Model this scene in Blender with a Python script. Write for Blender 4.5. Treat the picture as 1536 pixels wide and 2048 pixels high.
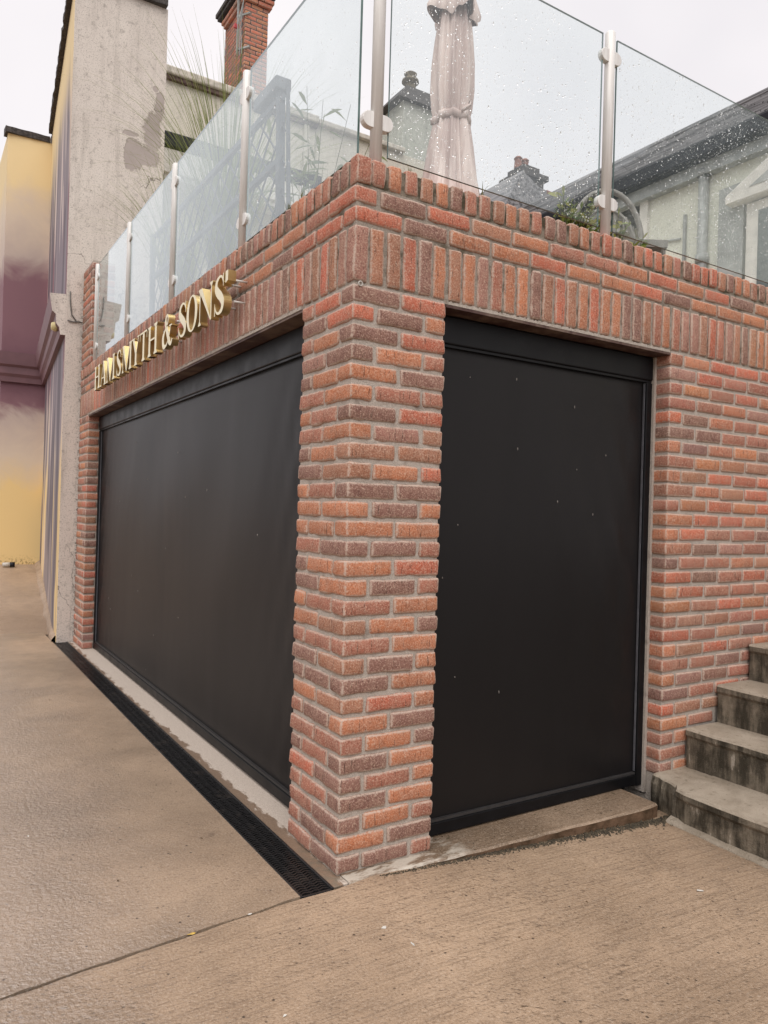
import bpy, bmesh, math, random
from mathutils import Vector, Matrix, noise as mnoise
R = math.radians
scene = bpy.context.scene
for o in list(bpy.data.objects): bpy.data.objects.remove(o, do_unlink=True)
COL = scene.collection
rng = random.Random(7)

# ------------------------------------------------------------------ camera
YAW, PITCH, ROLL = 1.01071, 0.00272, 0.028645
cam = bpy.data.cameras.new('camera'); camo = bpy.data.objects.new('camera', cam); COL.objects.link(camo)
fw = Vector((math.cos(PITCH)*math.cos(YAW), math.cos(PITCH)*math.sin(YAW), math.sin(PITCH)))
rt0 = Vector((math.sin(YAW), -math.cos(YAW), 0)); up0 = rt0.cross(fw)
c_, s_ = math.cos(ROLL), math.sin(ROLL)
rt = c_*rt0 + s_*up0; up = -s_*rt0 + c_*up0
m = Matrix(((rt.x, up.x, -fw.x, -1.37888), (rt.y, up.y, -fw.y, -2.46274), (rt.z, up.z, -fw.z, 1.36948), (0, 0, 0, 1)))
camo.matrix_world = m
cam.sensor_fit = 'HORIZONTAL'; cam.sensor_width = 36.0; cam.lens = 1496.385/1536*36
cam.clip_start = 0.05; cam.clip_end = 1000
scene.camera = camo

# ------------------------------------------------------------------ light
SUN_EL, SUN_AZ = 60.0, 236.0        # azimuth counted from +x towards +y: behind the camera
w = bpy.data.worlds.new('World'); scene.world = w; w.use_nodes = True
nt = w.node_tree; nt.nodes.clear()
out = nt.nodes.new('ShaderNodeOutputWorld'); bg = nt.nodes.new('ShaderNodeBackground')
sky = nt.nodes.new('ShaderNodeTexSky'); sky.sky_type = 'NISHITA'; sky.sun_disc = False
sky.sun_elevation = R(SUN_EL); sky.sun_rotation = R(90-SUN_AZ); sky.air_density = 1.0; sky.dust_density = 3.0
hs = nt.nodes.new('ShaderNodeHueSaturation'); hs.inputs['Saturation'].default_value = 0.12
mx = nt.nodes.new('ShaderNodeMix'); mx.data_type = 'RGBA'; mx.inputs['Factor'].default_value = 0.88
tcw = nt.nodes.new('ShaderNodeTexCoord'); nz = nt.nodes.new('ShaderNodeTexNoise'); nz.inputs['Scale'].default_value = 2.2; nz.inputs['Detail'].default_value = 4
rp = nt.nodes.new('ShaderNodeValToRGB')
rp.color_ramp.elements[0].position = 0.3; rp.color_ramp.elements[0].color = (7.3, 7.05, 7.35, 1)
rp.color_ramp.elements[1].position = 0.72; rp.color_ramp.elements[1].color = (9.4, 8.95, 9.0, 1)
nt.links.new(tcw.outputs['Generated'], nz.inputs['Vector']); nt.links.new(nz.outputs['Fac'], rp.inputs['Fac'])
nt.links.new(sky.outputs['Color'], hs.inputs['Color']); nt.links.new(hs.outputs['Color'], mx.inputs['A'])
nt.links.new(rp.outputs['Color'], mx.inputs['B']); nt.links.new(mx.outputs['Result'], bg.inputs['Color'])
bg.inputs['Strength'].default_value = 0.0735
nt.links.new(bg.outputs['Background'], out.inputs['Surface'])
sl = bpy.data.lights.new('sun', 'SUN'); sl.energy = 1.5; sl.angle = R(75); sl.color = (1, 0.965, 0.92)
so = bpy.data.objects.new('sun', sl); COL.objects.link(so)
sd = Vector((math.cos(R(SUN_EL))*math.cos(R(SUN_AZ)), math.cos(R(SUN_EL))*math.sin(R(SUN_AZ)), math.sin(R(SUN_EL))))
so.rotation_euler = sd.to_track_quat('Z', 'Y').to_euler(); so.location = (0, 0, 20)
scene.view_settings.view_transform = 'Standard'; scene.view_settings.look = 'None'
scene.view_settings.exposure = 0.77; scene.view_settings.gamma = 1.0; scene.view_settings.use_curve_mapping = False
scene.render.engine = 'CYCLES'
scene.cycles.max_bounces = 10; scene.cycles.transparent_max_bounces = 24; scene.cycles.caustics_refractive = False; scene.cycles.caustics_reflective = False

# ------------------------------------------------------------------ material helpers
class NT:
    def __init__(s, name):
        s.m = bpy.data.materials.new(name); s.m.use_nodes = True; s.t = s.m.node_tree
        s.p = s.t.nodes['Principled BSDF']; s.o = s.t.nodes['Material Output']
        s.c = s.t.nodes.new('ShaderNodeTexCoord').outputs['Object']
    def put(s, sock, v):
        if hasattr(v, 'is_output'): s.t.links.new(v, sock)
        elif v is not None:
            if hasattr(sock.default_value, '__len__') and len(sock.default_value) == 4 and len(v) == 3: v = (*v, 1)
            sock.default_value = v
    def n(s, ty, **kw):
        nd = s.t.nodes.new(ty)
        for k, v in kw.items(): setattr(nd, k, v)
        return nd
    def math(s, op, a, b=0.0, clamp=False):
        nd = s.n('ShaderNodeMath', operation=op, use_clamp=clamp); s.put(nd.inputs[0], a); s.put(nd.inputs[1], b); return nd.outputs[0]
    def vmath(s, op, a, b=(0, 0, 0)):
        nd = s.n('ShaderNodeVectorMath', operation=op); s.put(nd.inputs[0], a); s.put(nd.inputs[1], b); return nd.outputs[0]
    def noise(s, vec, scale, detail=3, rough=0.55, dist=0.0):
        nd = s.n('ShaderNodeTexNoise'); s.put(nd.inputs['Vector'], vec); nd.inputs['Scale'].default_value = scale
        nd.inputs['Detail'].default_value = detail; nd.inputs['Roughness'].default_value = rough; nd.inputs['Distortion'].default_value = dist
        return nd.outputs['Fac']
    def voro(s, vec, scale, feature='F1', rnd=1.0):
        nd = s.n('ShaderNodeTexVoronoi', feature=feature); s.put(nd.inputs['Vector'], vec); nd.inputs['Scale'].default_value = scale
        nd.inputs['Randomness'].default_value = rnd; return nd.outputs['Distance']
    def scale(s, vec, v): return s.vmath('MULTIPLY', vec, v)
    def map(s, v, a, b, c=0.0, d=1.0, smooth=True):
        nd = s.n('ShaderNodeMapRange', interpolation_type='SMOOTHSTEP' if smooth else 'LINEAR'); s.put(nd.inputs[0], v)
        for i, x in enumerate((a, b, c, d)): nd.inputs[i+1].default_value = x
        return nd.outputs[0]
    def mix(s, f, a, b, mode='MIX'):
        nd = s.n('ShaderNodeMix', data_type='RGBA', blend_type=mode); s.put(nd.inputs['Factor'], f); s.put(nd.inputs['A'], a); s.put(nd.inputs['B'], b)
        return nd.outputs['Result']
    def ramp(s, f, stops):
        nd = s.n('ShaderNodeValToRGB'); s.put(nd.inputs['Fac'], f); e = nd.color_ramp.elements
        while len(e) < len(stops): e.new(0.5)
        for x, (p, c) in zip(e, stops): x.position = p; x.color = (*c, 1)
        return nd.outputs['Color']
    def sep(s, vec):
        nd = s.n('ShaderNodeSeparateXYZ'); s.put(nd.inputs[0], vec); return nd.outputs
    def bump(s, h, strength=0.4, dist=0.004, normal=None):
        nd = s.n('ShaderNodeBump'); s.put(nd.inputs['Height'], h); nd.inputs['Strength'].default_value = strength; nd.inputs['Distance'].default_value = dist
        if normal is not None: s.put(nd.inputs['Normal'], normal)
        return nd.outputs[0]
    def attr(s, name, ty='GEOMETRY'):
        nd = s.n('ShaderNodeAttribute', attribute_name=name, attribute_type=ty); return nd
    def info(s): return s.n('ShaderNodeObjectInfo')
    def fin(s, col=None, rough=None, metal=None, spec=None, normal=None, coat=None):
        p = s.p.inputs
        if col is not None: s.put(p['Base Color'], col)
        if rough is not None: s.put(p['Roughness'], rough)
        if metal is not None: s.put(p['Metallic'], metal)
        if spec is not None: s.put(p['Specular IOR Level'], spec)
        if normal is not None: s.put(p['Normal'], normal)
        return s.m
def srgb(r, g, b):
    f = lambda c: (c/255/12.92 if c/255 <= 0.04045 else ((c/255+0.055)/1.055)**2.4)
    return (f(r), f(g), f(b))
def simple(name, col, rough=0.6, metal=0.0, var=0.15, sc=30, bump=0.0, spec=0.5):
    a = NT(name); f = a.noise(a.c, sc, 4)
    c = a.mix(a.map(f, 0.3, 0.7, 0, 1), tuple(x*(1-var) for x in col), tuple(min(1, x*(1+var)) for x in col))
    nm = a.bump(a.noise(a.c, sc*6, 3), bump, 0.003) if bump else None
    return a.fin(c, a.map(f, 0.2, 0.8, max(0.02, rough-0.08), min(1, rough+0.08)), metal, spec, nm)
M = {}
# tumbled brick: base colour from obj.color, half-burnt faces, streaks, sandy speckle, mortar smear along worn edges
def brick_mat():
    a = NT('tumbled_brick'); oi = a.info(); col = oi.outputs['Color']; rnd = oi.outputs['Random']
    off = a.n('ShaderNodeCombineXYZ'); a.put(off.inputs[0], a.math('MULTIPLY', rnd, 91.0)); a.put(off.inputs[1], a.math('MULTIPLY', rnd, 57.0)); a.put(off.inputs[2], a.math('MULTIPLY', rnd, 33.0))
    p = a.vmath('ADD', a.c, off.outputs[0])
    half = a.attr('half').outputs['Vector']
    ab = a.n('ShaderNodeVectorMath', operation='ABSOLUTE'); a.put(ab.inputs[0], a.c)
    d = a.sep(a.vmath('SUBTRACT', half, ab.outputs[0]))
    mn = a.math('MINIMUM', d[0], a.math('MINIMUM', d[1], d[2])); mxx = a.math('MAXIMUM', d[0], a.math('MAXIMUM', d[1], d[2]))
    mid = a.math('SUBTRACT', a.math('SUBTRACT', a.math('ADD', d[0], a.math('ADD', d[1], d[2])), mn), mxx)
    big = a.noise(p, 8, 3, 0.6)
    burn = a.map(a.math('ADD', big, a.math('MULTIPLY', rnd, 0.22)), 0.50, 0.78, 0, 0.62)
    c = a.mix(burn, col, a.mix(0.35, col, (0.15, 0.085, 0.070)))
    c = a.mix(a.map(a.noise(p, 30, 4, 0.65), 0.32, 0.68, 0, 0.6), c, a.mix(0.55, c, (0.42, 0.27, 0.20)))
    st = a.noise(a.scale(p, (150, 150, 14)), 1.0, 2, 0.5)
    c = a.mix(a.map(st, 0.62, 0.70, 0, 0.85), c, a.mix(0.75, c, (0.05, 0.028, 0.022)))
    sp = a.noise(p, 165, 3, 0.85)
    c = a.mix(a.map(sp, 0.53, 0.64, 0, 0.85), c, a.mix(0.7, c, (0.66, 0.50, 0.39)))
    c = a.mix(a.map(sp, 0.46, 0.36, 0, 0.8), c, a.mix(0.65, c, (0.06, 0.025, 0.02)))
    en = a.noise(p, 105, 3, 0.75)
    e = a.map(a.math('ADD', mid, a.math('MULTIPLY', a.math('SUBTRACT', en, 0.5), 0.026)), 0.0112, 0.0012, 0, 0.88)
    c = a.mix(e, c, a.mix(en, (0.42, 0.32, 0.26), (0.62, 0.50, 0.42)))
    chips = a.map(a.math('ADD', mid, a.math('MULTIPLY', a.noise(a.vmath('ADD', p, (3, 3, 3)), 120, 2, 0.7), 0.02)), 0.0100, 0.0078, 0, 0.7)
    c = a.mix(chips, c, (0.07, 0.045, 0.035))
    blot = a.map(a.noise(p, 34, 4, 0.75), 0.62, 0.76, 0, 0.42)
    c = a.mix(blot, c, (0.50, 0.39, 0.32))
    h = a.math('ADD', a.math('MULTIPLY', sp, 0.9), a.math('ADD', a.noise(p, 80, 3, 0.6), a.math('MULTIPLY', st, -0.7)))
    return a.fin(c, a.map(en, 0.3, 0.7, 0.75, 0.95), 0, 0.25, a.bump(h, 0.75, 0.004))
M['brick'] = brick_mat()
def mortar_mat(name, base, dark, amt):
    a = NT(name); f = a.noise(a.c, 14, 5, 0.65); g = a.noise(a.c, 260, 3, 0.7)
    c = a.mix(a.map(g, 0.3, 0.7), tuple(x*0.72 for x in base), tuple(min(1, x*1.15) for x in base))
    c = a.mix(a.map(f, 0.62-amt*0.35, 0.80-amt*0.30, 0, 0.9), c, dark)
    return a.fin(c, 0.92, 0, 0.2, a.bump(a.math('ADD', g, a.math('MULTIPLY', a.noise(a.c, 70, 3), 1.5)), 0.8, 0.004))
M['mortar'] = mortar_mat('grey_mortar', (0.45, 0.395, 0.345), (0.24, 0.20, 0.17), 0.18)
M['mortar_damp'] = mortar_mat('damp_mortar', (0.34, 0.295, 0.25), (0.10, 0.082, 0.056), 0.45)
M['mortar_mossy'] = mortar_mat('mossy_mortar', (0.25, 0.21, 0.165), (0.05, 0.042, 0.024), 0.6)
def fabric_mat():
    a = NT('black_mesh_fabric'); sp = a.sep(a.c)
    v = a.noise(a.scale(a.c, (4, 4, 0.5)), 1.6, 2)
    c = a.mix(v, (0.0080, 0.0071, 0.0075), (0.0108, 0.0096, 0.0100))
    weave = a.math('ADD', a.math('SINE', a.math('MULTIPLY', sp[2], 2200.0)), a.math('SINE', a.math('MULTIPLY', a.math('ADD', sp[0], sp[1]), 2200.0)))
    wr = a.noise(a.scale(a.c, (0.7, 0.7, 0.30)), 2.0, 2, 0.45, 0.4)
    nm = a.bump(wr, 0.5, 0.025, a.bump(a.noise(a.c, 900, 1), 0.12, 0.001))
    return a.fin(c, 0.42, 0, 0.24, nm)
M['fabric'] = fabric_mat()
M['black_metal'] = simple('black_powder_coat', (0.005, 0.005, 0.006), 0.42, 0, 0.2, 8, 0, 0.22)
def concrete(name, cA, cB, dark, brush_dir, rough, wetx=None, brush=0.5, pits=0.4, moss=0.0, fine=120, ledge=False):
    a = NT(name); pos = a.n('ShaderNodeNewGeometry').outputs['Position']; q = a.sep(pos)
    lg = a.noise(pos, 1.3, 5, 0.6, 0.3); md = a.noise(pos, 9, 4, 0.65); fn = a.noise(pos, fine, 3, 0.8)
    br = a.noise(a.scale(pos, (4.5, 105, 6) if brush_dir == 'x' else (105, 4.5, 6)), 1.0, 4, 0.65, 0.3)
    rot = a.n('ShaderNodeVectorRotate'); a.put(rot.inputs['Vector'], pos); rot.inputs['Angle'].default_value = 0.55
    tick = a.noise(a.scale(rot.outputs[0], (38, 120, 20)), 1.0, 3, 0.65)
    c = a.mix(a.map(a.math('ADD', a.math('MULTIPLY', lg, 0.6), a.math('MULTIPLY', a.noise(a.scale(pos, (0.7, 1.6, 1)), 0.8, 4, 0.6, 0.5), 0.4)), 0.36, 0.64), tuple(x*0.86 for x in cA), tuple(x*1.06 for x in cB))
    c = a.mix(a.map(md, 0.35, 0.75, 0, 0.5), c, a.mix(0.45, c, dark))
    c = a.mix(a.map(br, 0.46, 0.70, 0, brush), c, a.mix(0.75, c, dark))
    gate = a.map(a.noise(pos, 2.2, 4, 0.6), 0.35, 0.6, 0.25, 1.0)
    c = a.mix(a.math('MULTIPLY', gate, a.map(tick, 0.55, 0.68, 0, pits)), c, tuple(x*0.8 for x in dark))
    c = a.mix(a.map(fn, 0.52, 0.68, 0, 0.55), c, a.mix(0.5, c, (0.62, 0.52, 0.42)))
    c = a.mix(a.map(fn, 0.48, 0.32, 0, 0.8), c, a.mix(0.75, c, dark))
    pit = a.voro(pos, 30, 'F1'); c = a.mix(a.math('MULTIPLY', a.map(a.noise(pos, 20, 2), 0.5, 0.62), a.map(pit, 0.20, 0.08, 0, 0.9)), c, tuple(x*0.3 for x in dark))
    stain = a.map(a.noise(a.vmath('ADD', pos, (5, 9, 2)), 3.3, 6, 0.7, 0.6), 0.60, 0.74, 0, 0.45); c = a.mix(stain, c, tuple(x*0.75 for x in dark))
    r = a.map(md, 0.3, 0.7, rough-0.08, rough+0.12)
    if moss:
        mo = a.map(a.noise(pos, 22, 5, 0.7), 0.64-0.2*moss, 0.74-0.12*moss, 0, 0.85); c = a.mix(mo, c, (0.045, 0.042, 0.018))
    h = a.math('ADD', a.math('MULTIPLY', br, brush*1.6), a.math('ADD', a.math('MULTIPLY', fn, 0.9), a.math('MULTIPLY', tick, -pits*1.4)))
    h = a.math('ADD', h, a.math('MULTIPLY', a.noise(pos, 60, 3, 0.6), 0.9))
    if wetx:
        wv = a.math('ADD', q[0], a.math('ADD', a.math('MULTIPLY', a.math('SUBTRACT', lg, 0.5), 1.0), a.math('MULTIPLY', a.math('SUBTRACT', md, 0.5), 0.4)))
        wt = a.map(wv, wetx[0], wetx[1], 0.10, 1)
        a.put(a.p.inputs['Coat Weight'], a.math('MULTIPLY', wt, a.map(fn, 0.25, 0.5, 0.5, 1.0))); a.p.inputs['Coat IOR'].default_value = 2.2; a.p.inputs['Coat Roughness'].default_value = 0.13
        a.put(a.p.inputs['Coat Normal'], a.bump(a.math('ADD', a.math('MULTIPLY', fn, 0.5), a.math('MULTIPLY', a.noise(pos, 48, 3, 0.6), 2.0)), 1.0, 0.0060))
        c = a.mix(a.math('MULTIPLY', wt, 0.25), c, a.mix(0.6, c, dark))
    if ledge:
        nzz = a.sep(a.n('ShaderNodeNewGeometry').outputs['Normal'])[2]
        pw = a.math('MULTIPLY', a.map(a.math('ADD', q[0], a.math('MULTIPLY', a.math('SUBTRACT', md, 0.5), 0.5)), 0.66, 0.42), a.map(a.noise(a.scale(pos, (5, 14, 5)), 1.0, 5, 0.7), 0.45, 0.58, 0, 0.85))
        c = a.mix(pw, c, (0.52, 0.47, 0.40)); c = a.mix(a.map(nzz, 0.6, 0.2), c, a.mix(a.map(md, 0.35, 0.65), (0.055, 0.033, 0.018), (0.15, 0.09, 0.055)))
    return a.fin(c, r, 0, 0.5, a.bump(h, 0.5, 0.0035))
M['drive'] = concrete('wet_tan_concrete', (0.305, 0.218, 0.148), (0.38, 0.275, 0.192), (0.115, 0.075, 0.05), 'x', 0.42, (-0.30, -0.95), 0.18, 0.5)
M['apron'] = concrete('brushed_tan_concrete', (0.335, 0.232, 0.152), (0.405, 0.288, 0.195), (0.105, 0.066, 0.04), 'x', 0.55, (-0.6, -1.3), 0.6, 0.9)
M['ramp'] = concrete('rough_ramp_concrete', (0.31, 0.215, 0.145), (0.37, 0.265, 0.185), (0.15, 0.10, 0.07), 'x', 0.5, None, 0.2, 0.3)
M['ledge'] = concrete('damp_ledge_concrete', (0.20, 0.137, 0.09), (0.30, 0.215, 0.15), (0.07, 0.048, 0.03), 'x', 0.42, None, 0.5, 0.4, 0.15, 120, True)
M['pale'] = concrete('pale_dry_concrete', (0.50, 0.425, 0.365), (0.56, 0.485, 0.42), (0.28, 0.22, 0.17), 'x', 0.75, None, 0.25, 0.25)
M['ground'] = concrete('ground_tarmac', (0.12, 0.10, 0.085), (0.16, 0.13, 0.11), (0.05, 0.045, 0.04), 'x', 0.6, None, 0, 0)
def strip_mat():
    a = NT('threshold_strip_concrete'); pos = a.n('ShaderNodeNewGeometry').outputs['Position']; q = a.sep(pos)
    fn = a.noise(pos, 200, 3, 0.7); md = a.noise(a.scale(pos, (22, 9, 9)), 1.0, 4, 0.65)
    c = a.mix(a.map(fn, 0.3, 0.7), (0.42, 0.345, 0.285), (0.60, 0.52, 0.45))
    edge = a.math('ADD', q[0], a.math('MULTIPLY', a.math('SUBTRACT', md, 0.5), 0.16))
    edge = a.math('ADD', edge, a.map(q[1], 2.6, 0.3, 0.02, -0.018, False))
    wet = a.map(edge, 0.006, -0.012, 0, 1); c = a.mix(wet, c, a.mix(a.map(fn, 0.3, 0.7), (0.19, 0.13, 0.09), (0.27, 0.19, 0.135)))
    near = a.map(a.math('ADD', q[1], a.math('MULTIPLY', md, 0.25)), 0.55, 0.25, 0, 0.8)
    c = a.mix(a.math('MULTIPLY', near, a.map(a.noise(pos, 26, 4, 0.7), 0.42, 0.62)), c, (0.17, 0.14, 0.105))
    pit = a.voro(pos, 60); c = a.mix(a.map(pit, 0.15, 0.05, 0, 0.8), c, (0.14, 0.11, 0.09))
    return a.fin(c, a.map(wet, 0, 1, 0.8, 0.35), 0, 0.4, a.bump(a.math('ADD', fn, a.noise(pos, 50, 3)), 0.5, 0.004))
M['strip'] = strip_mat()
def step_mat():
    a = NT('mossy_step_concrete'); g = a.n('ShaderNodeNewGeometry'); pos = g.outputs['Position']; nz_ = a.sep(g.outputs['Normal'])[2]
    lg = a.noise(pos, 5, 5, 0.65, 0.4); fn = a.noise(pos, 180, 3, 0.7); drip = a.noise(a.scale(pos, (20, 20, 3.2)), 1.0, 4, 0.7)
    tread = a.mix(a.map(lg, 0.3, 0.7), (0.27, 0.222, 0.168), (0.40, 0.338, 0.268))
    tread = a.mix(a.map(a.noise(pos, 30, 5, 0.7), 0.55, 0.72, 0, 0.7), tread, (0.10, 0.08, 0.045))
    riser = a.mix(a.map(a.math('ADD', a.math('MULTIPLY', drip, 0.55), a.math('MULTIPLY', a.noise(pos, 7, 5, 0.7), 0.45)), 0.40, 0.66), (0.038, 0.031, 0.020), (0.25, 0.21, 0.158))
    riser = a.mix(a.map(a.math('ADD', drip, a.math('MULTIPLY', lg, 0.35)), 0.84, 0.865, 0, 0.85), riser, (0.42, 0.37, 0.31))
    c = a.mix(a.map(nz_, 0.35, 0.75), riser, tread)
    c = a.mix(a.map(fn, 0.42, 0.28, 0, 0.6), c, (0.04, 0.033, 0.02)); c = a.mix(a.map(fn, 0.6, 0.74, 0, 0.35), c, (0.45, 0.38, 0.3))
    return a.fin(c, a.map(lg, 0.3, 0.7, 0.45, 0.75), 0, 0.4, a.bump(a.math('ADD', fn, a.math('MULTIPLY', a.noise(pos, 45, 4, 0.65), 1.6)), 0.7, 0.006))
M['step'] = step_mat()
M['old_mortar'] = simple('mossy_old_mortar', (0.13, 0.105, 0.07), 0.85, 0, 0.6, 26, 0.9)
M['moss'] = simple('damp_moss', (0.062, 0.048, 0.030), 0.9, 0, 0.6, 60, 0.8)
def plastic(): 
    a = NT('wet_black_plastic'); f = a.noise(a.c, 40, 3)
    c = a.mix(a.map(a.noise(a.c, 7, 5, 0.7), 0.52, 0.75, 0, 0.5), (0.012, 0.0115, 0.012), (0.075, 0.06, 0.05))
    return a.fin(c, a.map(f, 0.3, 0.7, 0.22, 0.42), 0, 0.5)
M['drain'] = plastic()
M['zip'] = simple('grey_zip', (0.09, 0.09, 0.10), 0.5)
M['dark'] = simple('dark_void', (0.008, 0.007, 0.006), 0.9)
M['brass'] = simple('brushed_brass', (0.62, 0.47, 0.22), 0.36, 1.0, 0.12, 5)
M['gold_face'] = simple('pale_gold_face', (0.80, 0.74, 0.54), 0.45, 0.0, 0.05, 3)
M['stud'] = simple('clear_plastic_stud', (0.6, 0.58, 0.55), 0.4)
M['steel'] = (lambda a: a.fin(a.mix(a.map(a.noise(a.scale(a.c, (60, 60, 4)), 1.0, 3), 0.35, 0.7), (0.64, 0.62, 0.595), (0.77, 0.755, 0.73)), 0.42, 0.12, 0.5))(NT('brushed_steel'))
M['steel_dark'] = simple('rubber_gasket', (0.03, 0.028, 0.028), 0.5)
M['soffit'] = (lambda a: a.fin(a.mix(a.map(a.noise(a.scale(a.c, (6, 6, 6)), 1.0, 5, 0.7), 0.4, 0.65), (0.055, 0.024, 0.02), (0.16, 0.11, 0.085)), 0.6, 0, 0.4, a.bump(a.noise(a.c, 40, 4), 0.4, 0.004)))(NT('painted_lintel_steel'))
def glass_mat():
    a = NT('balustrade_glass'); t = a.t; t.nodes.remove(a.p)
    fr = a.n('ShaderNodeFresnel'); fr.inputs['IOR'].default_value = 1.5
    tr = a.n('ShaderNodeBsdfTransparent'); tr.inputs['Color'].default_value = (0.965, 0.985, 0.98, 1)
    gl = a.n('ShaderNodeBsdfGlossy'); gl.inputs['Roughness'].default_value = 0.03; gl.inputs['Color'].default_value = (0.90, 0.97, 1, 1)
    df = a.n('ShaderNodeBsdfTranslucent'); df.inputs['Color'].default_value = (0.72, 0.82, 0.85, 1)
    d2 = a.n('ShaderNodeBsdfDiffuse'); d2.inputs['Color'].default_value = (0.70, 0.80, 0.84, 1)
    film = a.n('ShaderNodeMixShader'); film.inputs[0].default_value = 0.5; t.links.new(df.outputs[0], film.inputs[1]); t.links.new(d2.outputs[0], film.inputs[2])
    lw = a.n('ShaderNodeLayerWeight'); lw.inputs['Blend'].default_value = 0.35
    famt = a.math('MULTIPLY', a.map(lw.outputs['Facing'], 0.1, 0.95, 0.02, 0.25), a.map(a.noise(a.c, 3.0, 5, 0.7), 0.3, 0.7, 0.7, 1.25))
    m1 = a.n('ShaderNodeMixShader'); t.links.new(famt, m1.inputs[0]); t.links.new(tr.outputs[0], m1.inputs[1]); t.links.new(film.outputs[0], m1.inputs[2])
    m2 = a.n('ShaderNodeMixShader'); fb_ = a.math('SUBTRACT', 1.0, a.n('ShaderNodeNewGeometry').outputs['Backfacing']); fac = a.math('MULTIPLY', a.math('MINIMUM', a.math('MULTIPLY', fr.outputs[0], 1.75), 1.0), fb_); t.links.new(fac, m2.inputs[0]); t.links.new(m1.outputs[0], m2.inputs[1]); t.links.new(gl.outputs[0], m2.inputs[2])
    t.links.new(m2.outputs[0], a.o.inputs[0]); return a.m
M['glass'] = glass_mat()
M['glass_edge'] = simple('glass_edge_green', (0.10, 0.16, 0.15), 0.15)
def water():
    a = NT('rain_water'); p = a.p.inputs; p['Base Color'].default_value = (1, 1, 1, 1); p['Roughness'].default_value = 0.02
    p['Transmission Weight'].default_value = 1.0; p['IOR'].default_value = 1.33; return a.m
M['water'] = water()
def render_wall(name, base, dirt, warm, patches=False, pebble=True):
    a = NT(name); pos = a.n('ShaderNodeNewGeometry').outputs['Position']; q = a.sep(pos)
    lg = a.noise(pos, 2.2, 5, 0.6, 0.4); fn = a.noise(pos, 75 if pebble else 60, 4, 0.8); st = a.noise(a.scale(pos, (9, 9, 0.9)), 1.0, 5, 0.7)
    c = a.mix(a.map(lg, 0.3, 0.7), base, warm)
    c = a.mix(a.map(st, 0.48, 0.72, 0, 0.38), c, dirt)
    c = a.mix(a.map(a.noise(pos, 14, 6, 0.75), 0.52, 0.70, 0, 0.55), c, tuple(x*0.7 for x in dirt))
    c = a.mix(a.map(fn, 0.47, 0.34, 0, 0.85), c, tuple(x*0.55 for x in dirt)); c = a.mix(a.map(fn, 0.56, 0.74, 0, 0.3), c, (0.72, 0.68, 0.62))
    h = a.math('ADD', fn, a.math('MULTIPLY', lg, 0.5))
    if patches:
        wob = a.math('ADD', a.math('MULTIPLY', a.math('SUBTRACT', a.noise(pos, 7, 5, 0.65), 0.5), 0.62), a.math('MULTIPLY', a.math('SUBTRACT', a.noise(pos, 24, 5, 0.75), 0.5), 0.36))
        tot = None
        for (px, pz, rx, rz) in [(0.46, 5.04, .10, .18), (0.60, 5.05, .13, .10), (0.64, 5.30, .09, .20), (0.71, 5.62, .05, .15), (0.42, 5.24, .08, .03), (0.66, 5.78, .03, .03)]:
            dx = a.math('DIVIDE', a.math('SUBTRACT', q[0], px), rx); dz = a.math('DIVIDE', a.math('SUBTRACT', q[2], pz), rz)
            dd = a.math('SQRT', a.math('ADD', a.math('MULTIPLY', dx, dx), a.math('MULTIPLY', dz, dz)))
            tot = dd if tot is None else a.math('MINIMUM', tot, dd)
        pm = a.map(a.math('ADD', tot, a.math('MULTIPLY', wob, 2.6)), 1.0, 0.93, 0, 1)
        rim = a.map(a.math('ADD', tot, a.math('MULTIPLY', wob, 2.6)), 1.12, 1.0, 0, 0.5)
        c = a.mix(rim, c, (0.30, 0.25, 0.21)); c = a.mix(pm, c, a.mix(a.map(lg, .3, .7), (0.36, 0.31, 0.285), (0.44, 0.385, 0.355)))
        crk = a.math('ABSOLUTE', a.math('SUBTRACT', a.noise(a.scale(pos, (1, 1, 0.8)), 1.5, 5, 0.55, 0.3), 0.5))
        gate = a.map(a.noise(pos, 0.9, 1), 0.54, 0.60)
        c = a.mix(a.math('MULTIPLY', a.map(crk, 0.0045, 0.0015, 0, 0.8), gate), c, (0.13, 0.11, 0.095)); h = a.math('SUBTRACT', h, a.math('MULTIPLY', pm, 3.0))
        edge = a.map(a.math('ADD', q[0], a.math('MULTIPLY', a.noise(pos, 18, 5, 0.7), 0.09)), 0.0, 0.06, 0, 1)
        low = a.map(q[2], 3.7, 3.2, 0, 1); gap = a.math('MULTIPLY', a.math('MULTIPLY', edge, low), a.map(a.noise(pos, 30, 4, 0.8), 0.5, 0.62, 0, 0.9))
        c = a.mix(gap, c, (0.06, 0.05, 0.035))
    return a.fin(c, 0.9, 0, 0.2, a.bump(h, 0.6, 0.005))
M['gable'] = render_wall('weathered_render', (0.60, 0.54, 0.49), (0.30, 0.265, 0.232), (0.66, 0.60, 0.545), True)
M['far_render'] = render_wall('far_cream_render', (0.56, 0.52, 0.44), (0.30, 0.28, 0.24), (0.60, 0.56, 0.48), False, False)
M['house_render'] = render_wall('painted_cream_render', (0.70, 0.70, 0.60), (0.52, 0.52, 0.45), (0.74, 0.73, 0.64), False, False)
M['grey_render'] = render_wall('grey_chimney_render', (0.42, 0.43, 0.38), (0.22, 0.22, 0.20), (0.48, 0.48, 0.43), False, False)
M['coping'] = simple('lichen_coping', (0.055, 0.048, 0.045), 0.9, 0, 0.6, 40, 0.9)
M['coping_pale'] = simple('pale_coping', (0.46, 0.42, 0.36), 0.85, 0, 0.25, 12, 0.4)
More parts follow.
